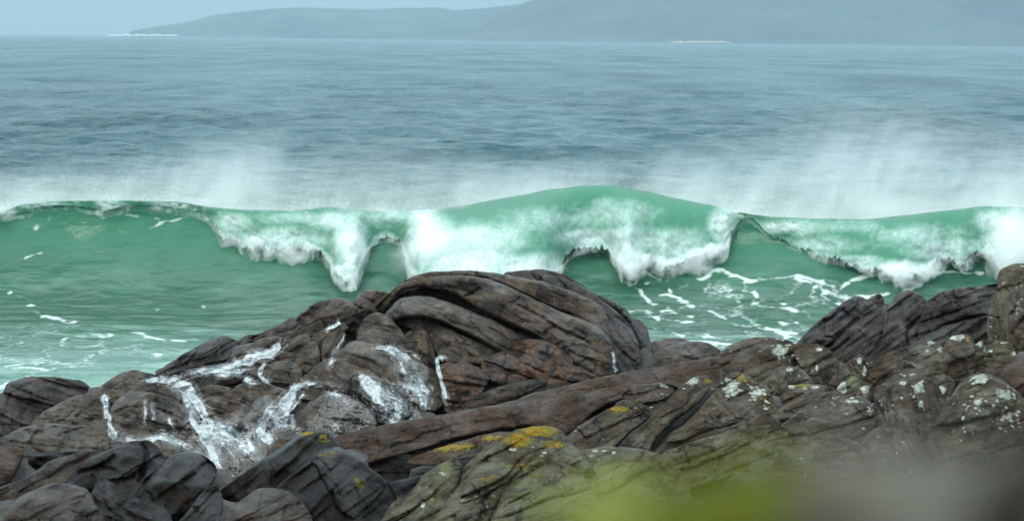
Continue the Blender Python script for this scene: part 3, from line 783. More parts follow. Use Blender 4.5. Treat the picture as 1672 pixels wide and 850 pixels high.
def rock(name, label, poly, layer, off, mat, ang=20, T=1.0, groove=1.0, facet=0.5, lump=1.0, cracks=(), grow=(), cat='rock', group=None, tilt=(0, 0), plate=1.9, blocky=None):
    _seed[0] += 1; sd_ = _seed[0]; rs = np.random.RandomState(sd_ * 13 + 5)
    groove = groove * GROOVE.get(mat, 1.0)
    bd = curve_pts(poly, 7)
    yl = LAYER[layer]
    c0 = bd.mean(0)
    sc = float(yl(c0[1]) + off) / FPX                      # metres per pixel of the photograph here
    # roughen the outline a little
    t = np.arange(len(bd)); nn = perlin(v3(bd[:, 0] * 0.06, bd[:, 1] * 0.06, sd_ * 3.1)) + 0.5 * perlin(v3(bd[:, 0] * 0.2, bd[:, 1] * 0.2, sd_ * 1.7))
    tang = np.roll(bd, -1, 0) - np.roll(bd, 1, 0); tang /= np.linalg.norm(tang, axis=1)[:, None] + 1e-9
    bd = bd + np.stack([tang[:, 1], -tang[:, 0]], 1) * (nn * 1.3)[:, None]
    x0 = math.floor(bd[:, 0].min() / G) * G - 2 * G; x1 = bd[:, 0].max() + 2 * G
    y0 = math.floor(bd[:, 1].min() / G) * G - 2 * G; y1 = bd[:, 1].max() + 2 * G
    xs = np.arange(x0, x1 + G, G); ys = np.arange(y0, y1 + G, G)
    X, Y = np.meshgrid(xs, ys)
    ins = inside(bd, X, Y)
    wpx, hpx = bd[:, 0].max() - bd[:, 0].min(), bd[:, 1].max() - bd[:, 1].min()
    h = relax(ins, int(min(260, 40 + 1.2 * min(X.shape))))
    hm = h.max()
    s = np.sqrt(np.clip(h / hm, 0, 1))
    if mat in ('brown', 'grey'): plate = max(plate, 2.4)
    prof = 1 - (1 - s) ** plate
    mind = min(wpx, hpx, 2.2 * math.sqrt(max(ins.sum(), 1)) * G / 2)
    thick = T * 0.58 * mind * sc
    ca, sa = math.cos(math.radians(ang)), math.sin(math.radians(ang))
    A = ((X - c0[0]) * ca + (Y - c0[1]) * sa) * sc; B = (-(X - c0[0]) * sa + (Y - c0[1]) * ca) * sc
    body = prof * thick
    if mat in ('black', 'mixed', 'lichen', 'dark', 'fore'): facet = max(facet, 0.85)
    if facet:
        R = 0.5 * math.sqrt(wpx * hpx) * sc
        for k in range(8):
            th = rs.uniform(0, 2 * math.pi); sl = rs.uniform(0.25, 1.0) * thick / R
            pl = thick * rs.uniform(0.70, 1.05) - sl * (A * math.cos(th) + B * math.sin(th))
            k_ = 0.05 * thick + 1e-6
            d = np.clip(0.5 + 0.5 * (pl - body) / k_, 0, 1)
            cut = pl * (1 - d) + body * d - k_ * d * (1 - d)
            body = body * (1 - facet) + cut * facet
    sz = max(min(wpx, hpx) * sc, 0.15)
    so = sd_ * 11.37
    body = body + lump * 0.20 * thick * fbm(v3(A / sz * 1.6, B / sz * 2.2, so), 3) * np.minimum(1, s * 1.6)
    # bedding grooves along the grain, warped
    wv = perlin(v3(A * 0.7, B * 0.7, so + 5)) * 0.25
    gr = ridged(v3(A * 0.55, (B + wv) * 3.6, so), 3, 0.55)
    gr2 = np.clip(gr - 1.15, 0, 1)
    amp = groove * (0.010 + 0.045 * min(thick, 0.8))
    body = body - amp * 1.8 * gr2 * s + groove * 0.016 * fbm(v3(A * 2.0, (B + wv) * 11, so + 3), 3) * s
    # layered steps: each bed ends in a small overhanging edge
    ph = (B + 0.22 * perlin(v3(A * 0.5, B * 0.5, so + 21)) + 0.05 * perlin(v3(A * 2.2, B * 2.2, so + 22))) * (1.7 + 0.9 * rs.uniform()) / max(0.55, min(sz, 1.3))
    fr_ = ph - np.floor(ph)
    saw = np.where(fr_ < 0.86, fr_ / 0.86, (1 - fr_) / 0.14)
    msk = smooth01(-0.15, 0.3, perlin(v3(A * 0.6, np.floor(ph) * 3.7, so + 23)))
    body = body + STEP * groove * min(thick, 0.8) * (saw - 0.5) * msk * np.minimum(1, s * 1.5)
    fr2 = ph * 3.1 + 0.3 * perlin(v3(A * 1.5, B * 3, so + 25)); fr2 = fr2 - np.floor(fr2)
    saw2 = np.where(fr2 < 0.8, fr2 / 0.8, (1 - fr2) / 0.2)
    body = body + STEP * 0.3 * groove * min(thick, 0.8) * (saw2 - 0.5) * smooth01(-0.2, 0.3, perlin(v3(A * 0.9, np.floor(ph * 3.1) * 1.7, so + 26))) * np.minimum(1, s * 1.5)
    # joint blocks: bedding planes and cross joints cut the rock into offset blocks
    bk = BLOCKY.get(mat, 0.5) if blocky is None else blocky
    hs = lambda *k: np.mod(np.abs(np.sin(sum(x * c for x, c in zip(k, (12.9898, 78.233, 37.719)))) * 43758.5453), 1.0)
    for lev, (sa, sb, am) in enumerate(((1.15, 0.36, 1.0), (0.42, 0.14, 0.45))):
        sa = sa * min(1.25, 0.55 + 0.5 * sz); sb = sb * min(1.3, 0.55 + 0.5 * sz)
        vv = B / sb + 0.45 * perlin(v3(A * 0.7, B * 0.9, so + 31 + lev)) + 0.12 * perlin(v3(A * 3.1, B * 3.1, so + 33 + lev))
        row = np.floor(vv)
        uu = A / sa + 0.35 * vv * (rs.uniform() - 0.3) + hs(row, row * 0 + so) * 3 + 0.30 * perlin(v3(A * 1.1, B * 1.3, so + 35 + lev)) + 0.08 * perlin(v3(A * 5, B * 5, so + 36))
        colm = np.floor(uu)
        hgt = hs(row, colm, row * 0 + so) - 0.5
        du = np.minimum(uu - colm, 1 - uu + colm) * sa; dv = np.minimum(vv - row, 1 - vv + row) * sb
        onu = hs(row, colm, row * 0 + so + 2) > 0.35
        gv = np.exp(-(dv / (0.020 + 0.01 * lev)) ** 2) * smooth01(-0.25, 0.15, perlin(v3(A * 1.3, row * 2.3, so + 37)))
        gu = np.exp(-(du / (0.018 + 0.008 * lev)) ** 2) * onu
        tiltb = (hs(colm, row, row * 0 + so + 5) - 0.5) * (uu - colm - 0.5) * 1.2 + (vv - row - 0.5) * 0.9
        body = body + bk * am * min(thick, 0.7) * (0.20 * hgt + 0.16 * tiltb) * np.minimum(1, s * 1.6) - bk * am * 0.10 * np.maximum(gu, gv) * np.minimum(1, s * 2)
    # cross joints: a few sharp thin cracks
    cr = np.abs(perlin(v3(A * 0.9, B * 0.55, so + 40)) + 0.3 * perlin(v3(A * 3, B * 3, so + 41)))
    sel = smooth01(0.0, 0.35, perlin(v3(A * 0.8, B * 0.8, so + 60)))
    body = body - 0.09 * groove * np.exp(-(cr / 0.03) ** 2) * sel * s
    body = body + (0.025 * fbm(v3(A * 4, B * 5, so + 8), 4) - 0.03 * np.clip(ridged(v3(A * 2.2, B * 3.0, so + 9), 3) - 1.2, 0, 1)) * np.minimum(1, s * 2)
    Pxy = np.stack([X, Y], -1).reshape(-1, 2)
    for pts, wd, dp in cracks:
        cl = curve_pts(pts, 5, False)
        _, d = nearest_on(cl, Pxy, False)
        d = d.reshape(X.shape) + 1.2 * perlin(v3(X * 0.12, Y * 0.12, so + 70))
        body = body - dp * np.exp(-(np.abs(d) / wd) ** 1.6) * np.minimum(1, s * 2)
    # growth masks
    at = {'lich': np.zeros(X.shape), 'moss': np.zeros(X.shape), 'green': np.zeros(X.shape)}
    for kind, gx, gy, rx, ry, am in grow:
        v = am * np.exp(-(((X - gx) / rx) ** 2 + ((Y - gy) / ry) ** 2) ** 1.2)
        at[kind] = np.maximum(at[kind], v)
    tl = tilt[0] * (X - c0[0]) * sc + tilt[1] * (Y - c0[1]) * sc
    Yf = yl(Y) + off - body + tl
    Yb = yl(Y) + off + 0.55 * prof * thick + tl + 0.02
    # cells with any corner inside; outside corners slide to the outline
    cell = ins[:-1, :-1] | ins[1:, :-1] | ins[:-1, 1:] | ins[1:, 1:]
    use = np.zeros(ins.shape, bool)
    use[:-1, :-1] |= cell; use[1:, :-1] |= cell; use[:-1, 1:] |= cell; use[1:, 1:] |= cell
    rim = use & ~ins
    PX, PY = X.copy(), Y.copy()
    q, _ = nearest_on(bd, np.stack([X[rim], Y[rim]], 1))
    PX[rim], PY[rim] = q[:, 0], q[:, 1]
    Yrim = yl(PY) + off + tl
    Yf = np.where(rim, Yrim, Yf)
    idf = np.full(ins.shape, -1); idf[use] = np.arange(use.sum()); nf = int(use.sum())
    idb = idf.copy(); idb[ins] = nf + np.arange(ins.sum())
    V = np.concatenate([at_depth(PX[use], PY[use], Yf[use]), at_depth(X[ins], Y[ins], Yb[ins])])
    ci, cj = np.nonzero(cell)
    def quads(i): return np.stack([i[ci, cj], i[ci + 1, cj], i[ci + 1, cj + 1], i[ci, cj + 1]], 1)
    F = np.concatenate([quads(idf), quads(idb)[:, ::-1]])
    # drop back cells that coincide with front ones (all four corners on the rim)
    keep = np.ones(len(F), bool)
    rimcell = (~ins[ci, cj] & ~ins[ci + 1, cj] & ~ins[ci + 1, cj + 1] & ~ins[ci, cj + 1])
    keep[len(ci):] = ~rimcell
    F = F[keep]
    atts = {k: np.concatenate([a[use], np.zeros(int(ins.sum()))]) for k, a in at.items()}
    fl = v3(A, B, so)
    atts['flow'] = np.concatenate([fl[use], fl[ins]])
    base = at_depth(np.array([c0[0]]), np.array([bd[:, 1].max()]), np.array([yl(bd[:, 1].max()) + off]))[0]
    o = mesh_obj(name, V, F, M[mat], None, atts, True, base)
    tag(o, label, cat, group)
    BACKS.append(V[nf:])
    # surface record
    zi = np.round((Y[ins] - ZY0) / G).astype(int); zj = np.round((X[ins] - ZX0) / G).astype(int)
    ok = (zi >= 0) & (zi < ZB.shape[0]) & (zj >= 0) & (zj < ZB.shape[1])
    if layer == 'mound': np.minimum.at(ZB, (zi[ok], zj[ok]), Yf[ins][ok])
    return o

GM = 'slabs of the big wave-washed mound'
GL = 'dark rocks along the near left edge'
GR = 'lichened boulders on the right'
def A_(label, poly, off=0.0, mat='brown', ang=25, name='rock_slab', **k):
    return rock(name, label, poly, k.pop('layer', 'mound'), off, mat, ang, group=k.pop('group', GM), **k)

# --- the big mound, back to front
A_('rear shoulder of the mound, coloured dark as its shaded side, dropping steeply into the sea', [(822, 449), (850, 442), (885, 440), (915, 446), (940, 458), (965, 475), (1000, 492), (1022, 506), (1038, 530), (1052, 556), (1068, 582), (1076, 594), (1060, 610), (1030, 618), (1000, 618), (960, 590), (900, 540), (850, 480)], 0.9, 'dark', 40, T=0.7, facet=0.3, cracks=[([(885, 455), (935, 470), (985, 495), (1020, 520), (1040, 560), (1050, 600)], 3, 0.15)])  # this and the next two slabs: the mound's shaded side put into the colour
A_('smooth slab coloured dark for shade between the topmost strip and the rear shoulder', [(885, 452), (905, 450), (940, 462), (970, 480), (1000, 503), (1020, 520), (1034, 540), (1042, 570), (1044, 612), (1000, 620), (965, 580), (925, 520), (895, 470)], 0.6, 'dark', 40, T=0.6, facet=0.3)
A_('blunt grey nose slab at the lower right end of the mound', [(978, 508), (1000, 515), (1020, 528), (1036, 545), (1043, 570), (1041, 612), (1005, 620), (985, 605), (972, 550)], 0.3, 'dark', 50, T=0.8)
A_('long thin strip of brown rock along the very top of the mound', [(655, 460), (690, 446), (722, 442), (762, 441), (800, 445), (830, 449), (860, 455), (890, 460), (920, 470), (950, 482), (975, 495), (990, 512), (998, 545), (1000, 565), (985, 560), (965, 530), (930, 514), (895, 499), (860, 482), (830, 469), (800, 458), (760, 452), (700, 456)], 0.35, 'brown', 22, T=1.0, facet=0.2)
A_('brown strip of rock recessed in the dark groove under the main slab', [(648, 486), (690, 470), (735, 471), (780, 482), (800, 500), (840, 522), (880, 548), (930, 580), (940, 600), (880, 570), (800, 530), (745, 505), (700, 490), (665, 492)], 0.45, 'brown', 28, T=0.6)
A_('longest brown slab sweeping down to the right below the top strip', [(612, 502), (632, 482), (652, 466), (677, 456), (702, 451), (747, 449), (790, 454), (822, 464), (852, 478), (882, 493), (917, 508), (952, 521), (977, 533), (992, 548), (999, 563), (1003, 592), (1002, 618), (962, 618), (937, 596), (922, 577), (895, 560), (860, 543), (818, 524), (778, 502), (738, 480), (700, 470), (662, 472), (640, 488), (625, 506)], 0.0, 'brown', 26, T=1.3, facet=0.25,
   cracks=[([(842, 496), (880, 515), (910, 535), (945, 550), (965, 562)], 2.0, 0.10), ([(760, 483), (772, 478), (783, 470)], 1.6, 0.10), ([(690, 468), (740, 470), (780, 482)], 2, 0.06), ([(890, 545), (895, 538), (905, 534)], 1.6, 0.06)])
A_('broad grey brown slab in the middle of the mound, domed at its upper left', [(628, 514), (640, 499), (656, 487), (682, 482), (707, 485), (742, 496), (777, 511), (807, 522), (832, 536), (862, 545), (884, 553), (905, 563), (922, 576), (927, 596), (890, 622), (845, 602), (820, 578), (782, 556), (742, 536), (716, 524), (690, 520), (660, 520), (640, 526)], -0.25, 'grey', 27, T=1.1, facet=0.3,
   cracks=[([(648, 512), (652, 497), (664, 487)], 1.6, 0.06), ([(717, 512), (740, 527), (775, 540)], 1.5, 0.04)])
A_('lower left block of the middle slab, bounded by dark curved cracks', [(640, 520), (655, 511), (672, 510), (692, 514), (716, 528), (717, 532), (706, 540), (700, 544), (682, 541), (664, 534), (650, 528)], -0.42, 'grey', 25, T=1.0, cracks=[([(672, 512), (690, 528), (698, 540)], 1.5, 0.04)])
A_('flat grey block below the diagonal crack across the mound', [(701, 545), (718, 530), (752, 545), (792, 562), (819, 574), (816, 582), (800, 590), (784, 594), (762, 596), (722, 588), (712, 575), (705, 560)], -0.46, 'grey', 27, T=1.0, cracks=[([(712, 570), (745, 566), (775, 583)], 1.4, 0.05), ([(765, 555), (790, 570), (805, 578)], 1.2, 0.03)])
A_('rounded rusty orange boulder with a black cap under the long slab', [(818, 578), (834, 561), (860, 553), (890, 555), (914, 568), (932, 582), (936, 602), (918, 620), (870, 632), (848, 616), (826, 596)], -0.75, 'orange', 20, 'boulder', T=1.2)
A_('small rusty orange block wedged below the grey crack slab', [(786, 592), (806, 578), (824, 573), (846, 584), (866, 600), (869, 614), (842, 634), (812, 627), (792, 612)], -0.85, 'orange', 10, 'boulder', T=1.0)
A_('low orange and black rock at the foot of the mound beside the ledge', [(875, 620), (898, 602), (928, 597), (945, 597), (960, 605), (982, 617), (985, 640), (930, 656), (880, 652)], -0.95, 'orange', 15, 'boulder', T=1.0)
A_('speckled brown block just right of the thinnest white trickle', [(716, 604), (728, 591), (750, 588), (774, 596), (801, 611), (797, 627), (778, 652), (748, 672), (728, 672), (722, 645)], -0.9, 'orange', 10, 'boulder', T=1.1)
A_('low dark layered slab lying against the brown ledge', [(735, 684), (752, 660), (780, 644), (806, 632), (840, 625), (885, 617), (920, 632), (940, 650), (890, 690), (780, 700)], -1.1, 'mixed', -18, T=0.9, groove=1.4)
A_('small cracked block in the notch left of the grey crack slab', [(662, 544), (676, 537), (694, 538), (705, 556), (713, 590), (712, 606), (698, 602), (680, 590), (668, 575), (658, 560)], -0.62, 'brown', 60, 'boulder', T=1.0)
A_('dark brown knob on the left shoulder of the mound', [(577, 494), (582, 484), (594, 474), (608, 472), (622, 474), (640, 478), (652, 468), (672, 455), (690, 450), (668, 470), (640, 500), (622, 512), (604, 508), (588, 503)], 0.4, 'brown', -35, 'boulder', T=0.9, lump=1.5)
A_('cluster of small broken stones in the cleft below the left knob', [(560, 532), (572, 517), (590, 505), (606, 503), (620, 512), (625, 528), (608, 544), (582, 545), (566, 543)], -0.15, 'black', -30, 'boulder', T=1.0, lump=3.0)
A_('wedge slab with a pale upper edge left of the middle slab', [(582, 548), (588, 528), (602, 514), (618, 510), (634, 516), (650, 532), (662, 546), (668, 562), (672, 580), (650, 582), (612, 566), (586, 560)], -0.5, 'grey', 15, T=1.1, groove=1.3)
A_('wide brown slab carrying the veil of white water at its right end', [(540, 600), (556, 572), (578, 556), (610, 562), (648, 574), (682, 588), (706, 604), (718, 625), (722, 660), (700, 672), (660, 650), (620, 634), (575, 622)], -0.85, 'grey', 18, T=1.0, cracks=[([(560, 592), (595, 600), (620, 615)], 1.6, 0.06)])
A_('rounded brown slab left of the white veil, dry on its face', [(500, 612), (518, 594), (540, 584), (568, 590), (602, 604), (624, 618), (634, 646), (602, 652), (560, 642), (522, 630)], -1.0, 'grey', 20, T=1.0)
A_('rounded dome covered by the widest fall of white water', [(572, 616), (590, 610), (622, 622), (652, 640), (668, 658), (676, 680), (676, 704), (650, 708), (612, 705), (588, 684), (574, 648)], -1.35, 'black', 30, 'boulder', T=1.1)
A_('grey dome under a thin film of running water', [(494, 712), (504, 668), (520, 648), (545, 639), (576, 648), (602, 664), (616, 686), (604, 716), (562, 734), (506, 730)], -1.45, 'grey', 10, 'boulder', T=1.1)
A_('rounded lump on the left skyline with a pale wet crown', [(476, 530), (484, 518), (498, 506), (518, 493), (540, 486), (560, 486), (577, 495), (582, 508), (574, 524), (552, 540), (520, 548), (492, 548)], 0.15, 'brown', -30, 'boulder', T=1.1, lump=1.5)
A_('rust brown lump left of the pale-crowned skyline rock', [(410, 553), (430, 541), (454, 531), (466, 522), (478, 517), (488, 526), (503, 532), (492, 554), (460, 564), (428, 564)], 0.3, 'brown', -25, 'boulder', T=1.0)
A_('dark hump with a smooth left ramp on the far left skyline', [(254, 607), (280, 590), (310, 571), (340, 556), (365, 548), (379, 552), (393, 565), (374, 584), (332, 596), (292, 606), (266, 616)], 0.9, 'dark', -25, 'boulder', T=1.0)
A_('tiny stone peeping up behind the skyline rocks', [(386, 562), (394, 552), (407, 546), (420, 548), (416, 562), (400, 570)], 1.1, 'dark', -20, 'boulder', T=1.0)
A_('ribbed slab beside the short white chute near the skyline', [(362, 602), (384, 578), (410, 561), (440, 549), (462, 552), (452, 572), (437, 584), (402, 596)], -0.1, 'grey', -20, T=1.0, groove=1.8)
A_('smooth lump right of the short white chute', [(446, 582), (468, 562), (490, 546), (505, 547), (508, 560), (492, 578), (462, 588)], -0.25, 'grey', -25, 'boulder', T=1.0)
A_('small upright stone between two dark clefts', [(482, 584), (494, 566), (507, 556), (519, 562), (524, 596), (506, 594)], -0.3, 'grey', -50, 'boulder', T=1.0)
A_('tall narrow stone with a thin trickle down its right edge', [(524, 568), (536, 548), (552, 538), (563, 540), (562, 565), (546, 596), (530, 598)], -0.42, 'brown', -60, 'boulder', T=1.0)
A_('small flat stone bridging the gap under the skyline lump', [(506, 556), (520, 542), (545, 530), (566, 528), (568, 540), (545, 548), (524, 562)], -0.28, 'brown', -28, 'boulder', T=1.0)
A_('squared block in the middle of the left slope', [(424, 607), (440, 594), (470, 588), (490, 600), (494, 617), (482, 628), (450, 624), (427, 616)], -0.85, 'grey', 8, 'boulder', T=1.0)
A_('dark rust ledge above the squared block', [(420, 590), (446, 578), (475, 574), (502, 584), (520, 600), (508, 614), (488, 602), (455, 594)], -0.55, 'brown', 10, T=0.9, groove=1.5)
A_('round-backed stone at the right of the squared block', [(484, 634), (496, 612), (516, 602), (534, 606), (548, 624), (560, 650), (530, 655), (496, 652)], -0.9, 'grey', 10, 'boulder', T=1.0)
A_('wet dark stone half under the upper white stream', [(300, 648), (318, 624), (340, 612), (372, 604), (402, 607), (426, 622), (410, 646), (374, 656), (330, 656)], -0.75, 'black', -10, 'boulder', T=0.9, groove=1.5)
A_('brown slab between the two larger left streams', [(372, 650), (388, 628), (420, 622), (452, 630), (474, 640), (470, 660), (446, 680), (414, 670), (390, 662)], -1.2, 'grey', 12, T=1.0)
A_('broken brown stones at the edge of the left stream', [(312, 656), (325, 636), (348, 628), (385, 636), (392, 650), (384, 664), (350, 666)], -1.1, 'grey', -10, 'boulder', T=1.0, lump=2.5)
A_('stack of rounded brown bumps right of the main left stream', [(322, 664), (344, 648), (380, 654), (420, 670), (434, 694), (414, 716), (372, 706), (345, 690)], -1.4, 'brown', 15, 'boulder', T=1.0, lump=3.0)
A_('dark stone below the brown bumps, splashed on both sides', [(380, 712), (400, 690), (424, 690), (446, 704), (452, 730), (420, 745), (392, 738)], -1.5, 'black', 20, 'boulder', T=0.9)
A_('dark layered ledge above the left stream', [(250, 628), (288, 606), (330, 599), (368, 592), (402, 588), (388, 610), (335, 624), (282, 638)], 0.05, 'black', -14, T=0.8, groove=2.0)
A_('striped rock left of where the main stream spills over', [(208, 655), (226, 630), (262, 621), (288, 634), (310, 655), (326, 694), (284, 690), (240, 670)], -0.95, 'grey', 22, T=1.0, groove=1.8)
A_('wide smooth brown block streaked by fine white trickles', [(180, 700), (183, 664), (198, 647), (230, 638), (266, 645), (302, 662), (328, 694), (340, 728), (302, 736), (240, 722), (186, 712)], -1.25, 'grey', 12, T=1.0, cracks=[([(190, 672), (215, 664), (260, 668), (300, 685)], 1.6, 0.06)])
A_('brown block left of the narrow left trickle', [(42, 702), (72, 672), (100, 656), (125, 645), (150, 642), (165, 650), (173, 668), (174, 694), (166, 712), (120, 712), (78, 706)], -0.6, 'grey', 8, T=1.0, cracks=[([(98, 690), (118, 672), (125, 660)], 1.4, 0.05)])
A_('pale flat slab with short slanting cracks at the left edge', [(-60, 730), (0, 714), (40, 696), (82, 690), (130, 694), (172, 699), (186, 716), (178, 740), (124, 752), (60, 760), (-60, 752)], -1.2, 'grey', 6, T=0.8, groove=0.8, cracks=[([(48, 722), (60, 708), (92, 696)], 1.5, 0.05), ([(96, 712), (110, 705), (150, 694)], 1.5, 0.05)])
A_('big rounded dark boulder by the sea at the left edge', [(-90, 640), (-40, 628), (0, 641), (14, 624), (42, 616), (80, 614), (110, 618), (132, 621), (148, 632), (158, 644), (150, 690), (60, 735), (-60, 745), (-110, 700)], 1.6, 'dark', 20, 'boulder', T=0.9, facet=0.3, groove=0.6, cracks=[([(12, 660), (20, 640), (50, 625)], 2, 0.06), ([(20, 670), (22, 720)], 1.5, 0.05)])
A_('brown ribbed hump between the seaside boulder and the left streams', [(156, 642), (178, 620), (200, 608), (222, 604), (246, 610), (260, 617), (240, 632), (205, 646), (175, 650)], 0.35, 'brown', -22, 'boulder', T=1.0, groove=1.3)
A_('small brown stone at the head of the narrow left trickle', [(170, 650), (180, 636), (194, 630), (206, 640), (196, 654), (180, 658)], -0.2, 'brown', -22, 'boulder', T=1.0)
A_('low wet slab with a shallow white sheet below the streaked block', [(176, 722), (230, 706), (292, 714), (340, 730), (372, 760), (350, 790), (290, 790), (220, 760)], -1.6, 'grey', 10, T=0.8)
A_('reddish squared rock cut by the left edge of the picture', [(-70, 735), (0, 728), (32, 731), (38, 744), (20, 782), (0, 792), (-70, 800)], -2.6, 'ridge', 5, 'boulder', T=1.0)
A_('dark ribbed recess under the pale flat slab', [(0, 760), (36, 740), (90, 736), (140, 736), (170, 742), (150, 790), (60, 810), (0, 800)], -1.9, 'black', 10, T=0.7, lump=2.5)
A_('brown wet rock bed at the bottom of the main stream', [(300, 720), (345, 690), (400, 720), (470, 690), (520, 720), (540, 790), (420, 830), (320, 830), (290, 780)], -1.75, 'brown', 20, T=0.7, lump=2.0)
A_('pale wet stone behind the point of the mound', [(1055, 566), (1078, 554), (1110, 551), (1130, 560), (1120, 580), (1080, 590)], 1.6, 'grey', 5, 'boulder', T=1.0, groove=0.4)
A_('smooth wet boulder between the mound and the lichened right boulder', [(1062, 585), (1096, 563), (1138, 557), (1168, 566), (1186, 585), (1150, 615), (1085, 615)], 1.2, 'grey', 5, 'boulder', T=1.0, groove=0.4)

# --- slaty rock on the right skyline
def S_(label, poly, off, ang, **k): return A_(label, poly, off, 'dark', ang, layer='slaty', group='leaning slabs of the dark skyline rock', **k)
S_('leftmost dark slab of the skyline rock, finely ridged and sloping to the sea', [(1294, 576), (1308, 552), (1334, 526), (1360, 505), (1384, 489), (1397, 482), (1416, 488), (1432, 500), (1444, 524), (1442, 568), (1424, 615), (1330, 620)], 0.0, -42, T=0.8, groove=2.4, facet=0.3)
S_('small dark peak jutting from the skyline rock', [(1406, 500), (1414, 490), (1427, 482), (1437, 480), (1443, 492), (1434, 502)], 0.2, -30, T=1.0, name='boulder')
S_('brown centre slab of the skyline rock split by a vertical crack', [(1412, 620), (1438, 560), (1446, 510), (1460, 486), (1476, 475), (1492, 475), (1508, 486), (1514, 502), (1510, 536), (1490, 570), (1450, 620)], -0.25, -38, T=0.8, groove=2.0, facet=0.4)
S_('overhanging dark slab at the top right of the skyline rock', [(1498, 552), (1506, 508), (1520, 486), (1546, 473), (1570, 468), (1600, 467), (1645, 465), (1650, 508), (1602, 514), (1562, 524), (1532, 536), (1508, 556)], -0.4, -22, T=1.1, groove=2.0)
S_('long low slab under the overhang of the skyline rock', [(1370, 620), (1430, 592), (1480, 566), (1522, 540), (1560, 526), (1650, 512), (1660, 580), (1560, 592), (1500, 615), (1440, 640)], -0.5, -30, T=0.8, groove=2.0, facet=0.4)

# --- brown ledge crossing the middle
def B_(label, poly, off, ang=-12, mat='ridge', **k): return A_(label, poly, off, mat, ang, layer='ledge', group='pieces of the long brown ledge', **k)
B_('long smooth brown ledge rising to the right across the middle of the rocks', [(520, 730), (548, 713), (582, 704), (640, 690), (700, 680), (762, 668), (832, 655), (872, 641), (922, 629), (962, 619), (1002, 611), (1062, 600), (1122, 589), (1180, 580), (1212, 596), (1200, 632), (1130, 646), (1062, 650), (1002, 662), (962, 676), (912, 694), (880, 700), (840, 700), (780, 710), (720, 725), (650, 745), (590, 760), (540, 755)], 0.3, -12, T=0.9, facet=0.2, groove=1.2, plate=2.6)
B_('smooth triangular brown slab with a broken left edge on the ledge', [(880, 669), (912, 654), (962, 640), (1012, 628), (1070, 628), (1020, 650), (972, 672), (945, 697), (920, 710), (886, 700)], -0.45, -18, T=0.7, facet=0.3, grow=[('moss', 975, 668, 40, 10, 0.45)])
B_('thin crust of yellow lichened rock along the lower lip of the ledge', [(664, 752), (690, 740), (722, 728), (772, 714), (822, 704), (852, 714), (806, 738), (744, 752), (696, 760)], -0.6, -14, T=0.8, grow=[('moss', 740, 730, 70, 12, 0.62), ('moss', 800, 715, 40, 10, 0.6)])
B_('rough mottled arm of rock with orange lichen above the fore boulder', [(915, 722), (936, 702), (962, 684), (1002, 662), (1042, 642), (1092, 628), (1112, 640), (1086, 662), (1046, 692), (1010, 724), (975, 755), (930, 750)], -0.9, -30, 'lichen', T=1.0, grow=[('moss', 1010, 668, 30, 10, 0.66), ('lich', 1030, 670, 40, 12, 0.4), ('moss', 960, 700, 50, 20, 0.42)])
B_('small pale-topped stone with a white lichen spot on the ledge', [(1015, 645), (1040, 632), (1070, 625), (1094, 628), (1100, 640), (1070, 655), (1035, 658)], -1.0, -12, 'lichen', T=1.0, grow=[('lich', 1085, 630, 14, 6, 0.75)], name='boulder')
B_('undercut face of the ledge, coloured black for the shade above the hollow', [(560, 770), (600, 745), (660, 740), (720, 735), (780, 725), (800, 745), (740, 775), (680, 800), (600, 800)], 0.1, -12, 'black', T=0.7, grow=[('moss', 600, 765, 30, 20, 0.42)])  # shade under the ledge is put into the black rock colour

# --- right hand boulders
def C_(label, poly, off, mat='lichen', ang=-20, **k): return A_(label, poly, off, mat, ang, layer=k.pop('layer', 'right'), group=GR, name='boulder', **k)
C_('domed brown boulder with a white lichen map on its right shoulder', [(1168, 584), (1184, 569), (1204, 558), (1232, 551), (1262, 550), (1286, 555), (1302, 566), (1312, 582), (1322, 610), (1335, 632), (1290, 635), (1240, 635), (1212, 618), (1184, 606)], 1.2, T=1.0, grow=[('lich', 1275, 572, 26, 16, 0.72), ('lich', 1295, 590, 16, 18, 0.6), ('moss', 1290, 568, 20, 8, 0.5), ('lich', 1270, 553, 30, 5, 0.55), ('moss', 1200, 590, 40, 12, 0.4)])
C_('low lobe with oval lichen rings under the domed boulder', [(1225, 630), (1250, 606), (1280, 598), (1304, 600), (1320, 612), (1332, 632), (1302, 646), (1252, 648)], 0.6, T=1.0, grow=[('lich', 1290, 603, 9, 4, 0.9), ('lich', 1308, 600, 6, 4, 0.8), ('green', 1318, 612, 14, 14, 0.7), ('moss', 1270, 622, 40, 10, 0.5)])
C_('dark mottled boulder tucked behind the domed boulder', [(1298, 570), (1330, 561), (1354, 570), (1368, 590), (1366, 610), (1342, 632), (1318, 622), (1304, 596)], 1.0, T=1.1, grow=[('lich', 1337, 570, 8, 4, 0.85), ('lich', 1334, 600, 4, 10, 0.7), ('moss', 1345, 595, 20, 12, 0.45)])
C_('thin rock shelf dotted with round lichen rosettes', [(1254, 646), (1278, 631), (1320, 627), (1346, 629), (1340, 648), (1302, 660), (1264, 664)], 0.2, T=1.0, grow=[('lich', 1292, 631, 7, 5, 1.0), ('lich', 1315, 634, 6, 4, 0.95), ('lich', 1332, 631, 10, 4, 0.8), ('moss', 1308, 629, 26, 5, 0.7)])
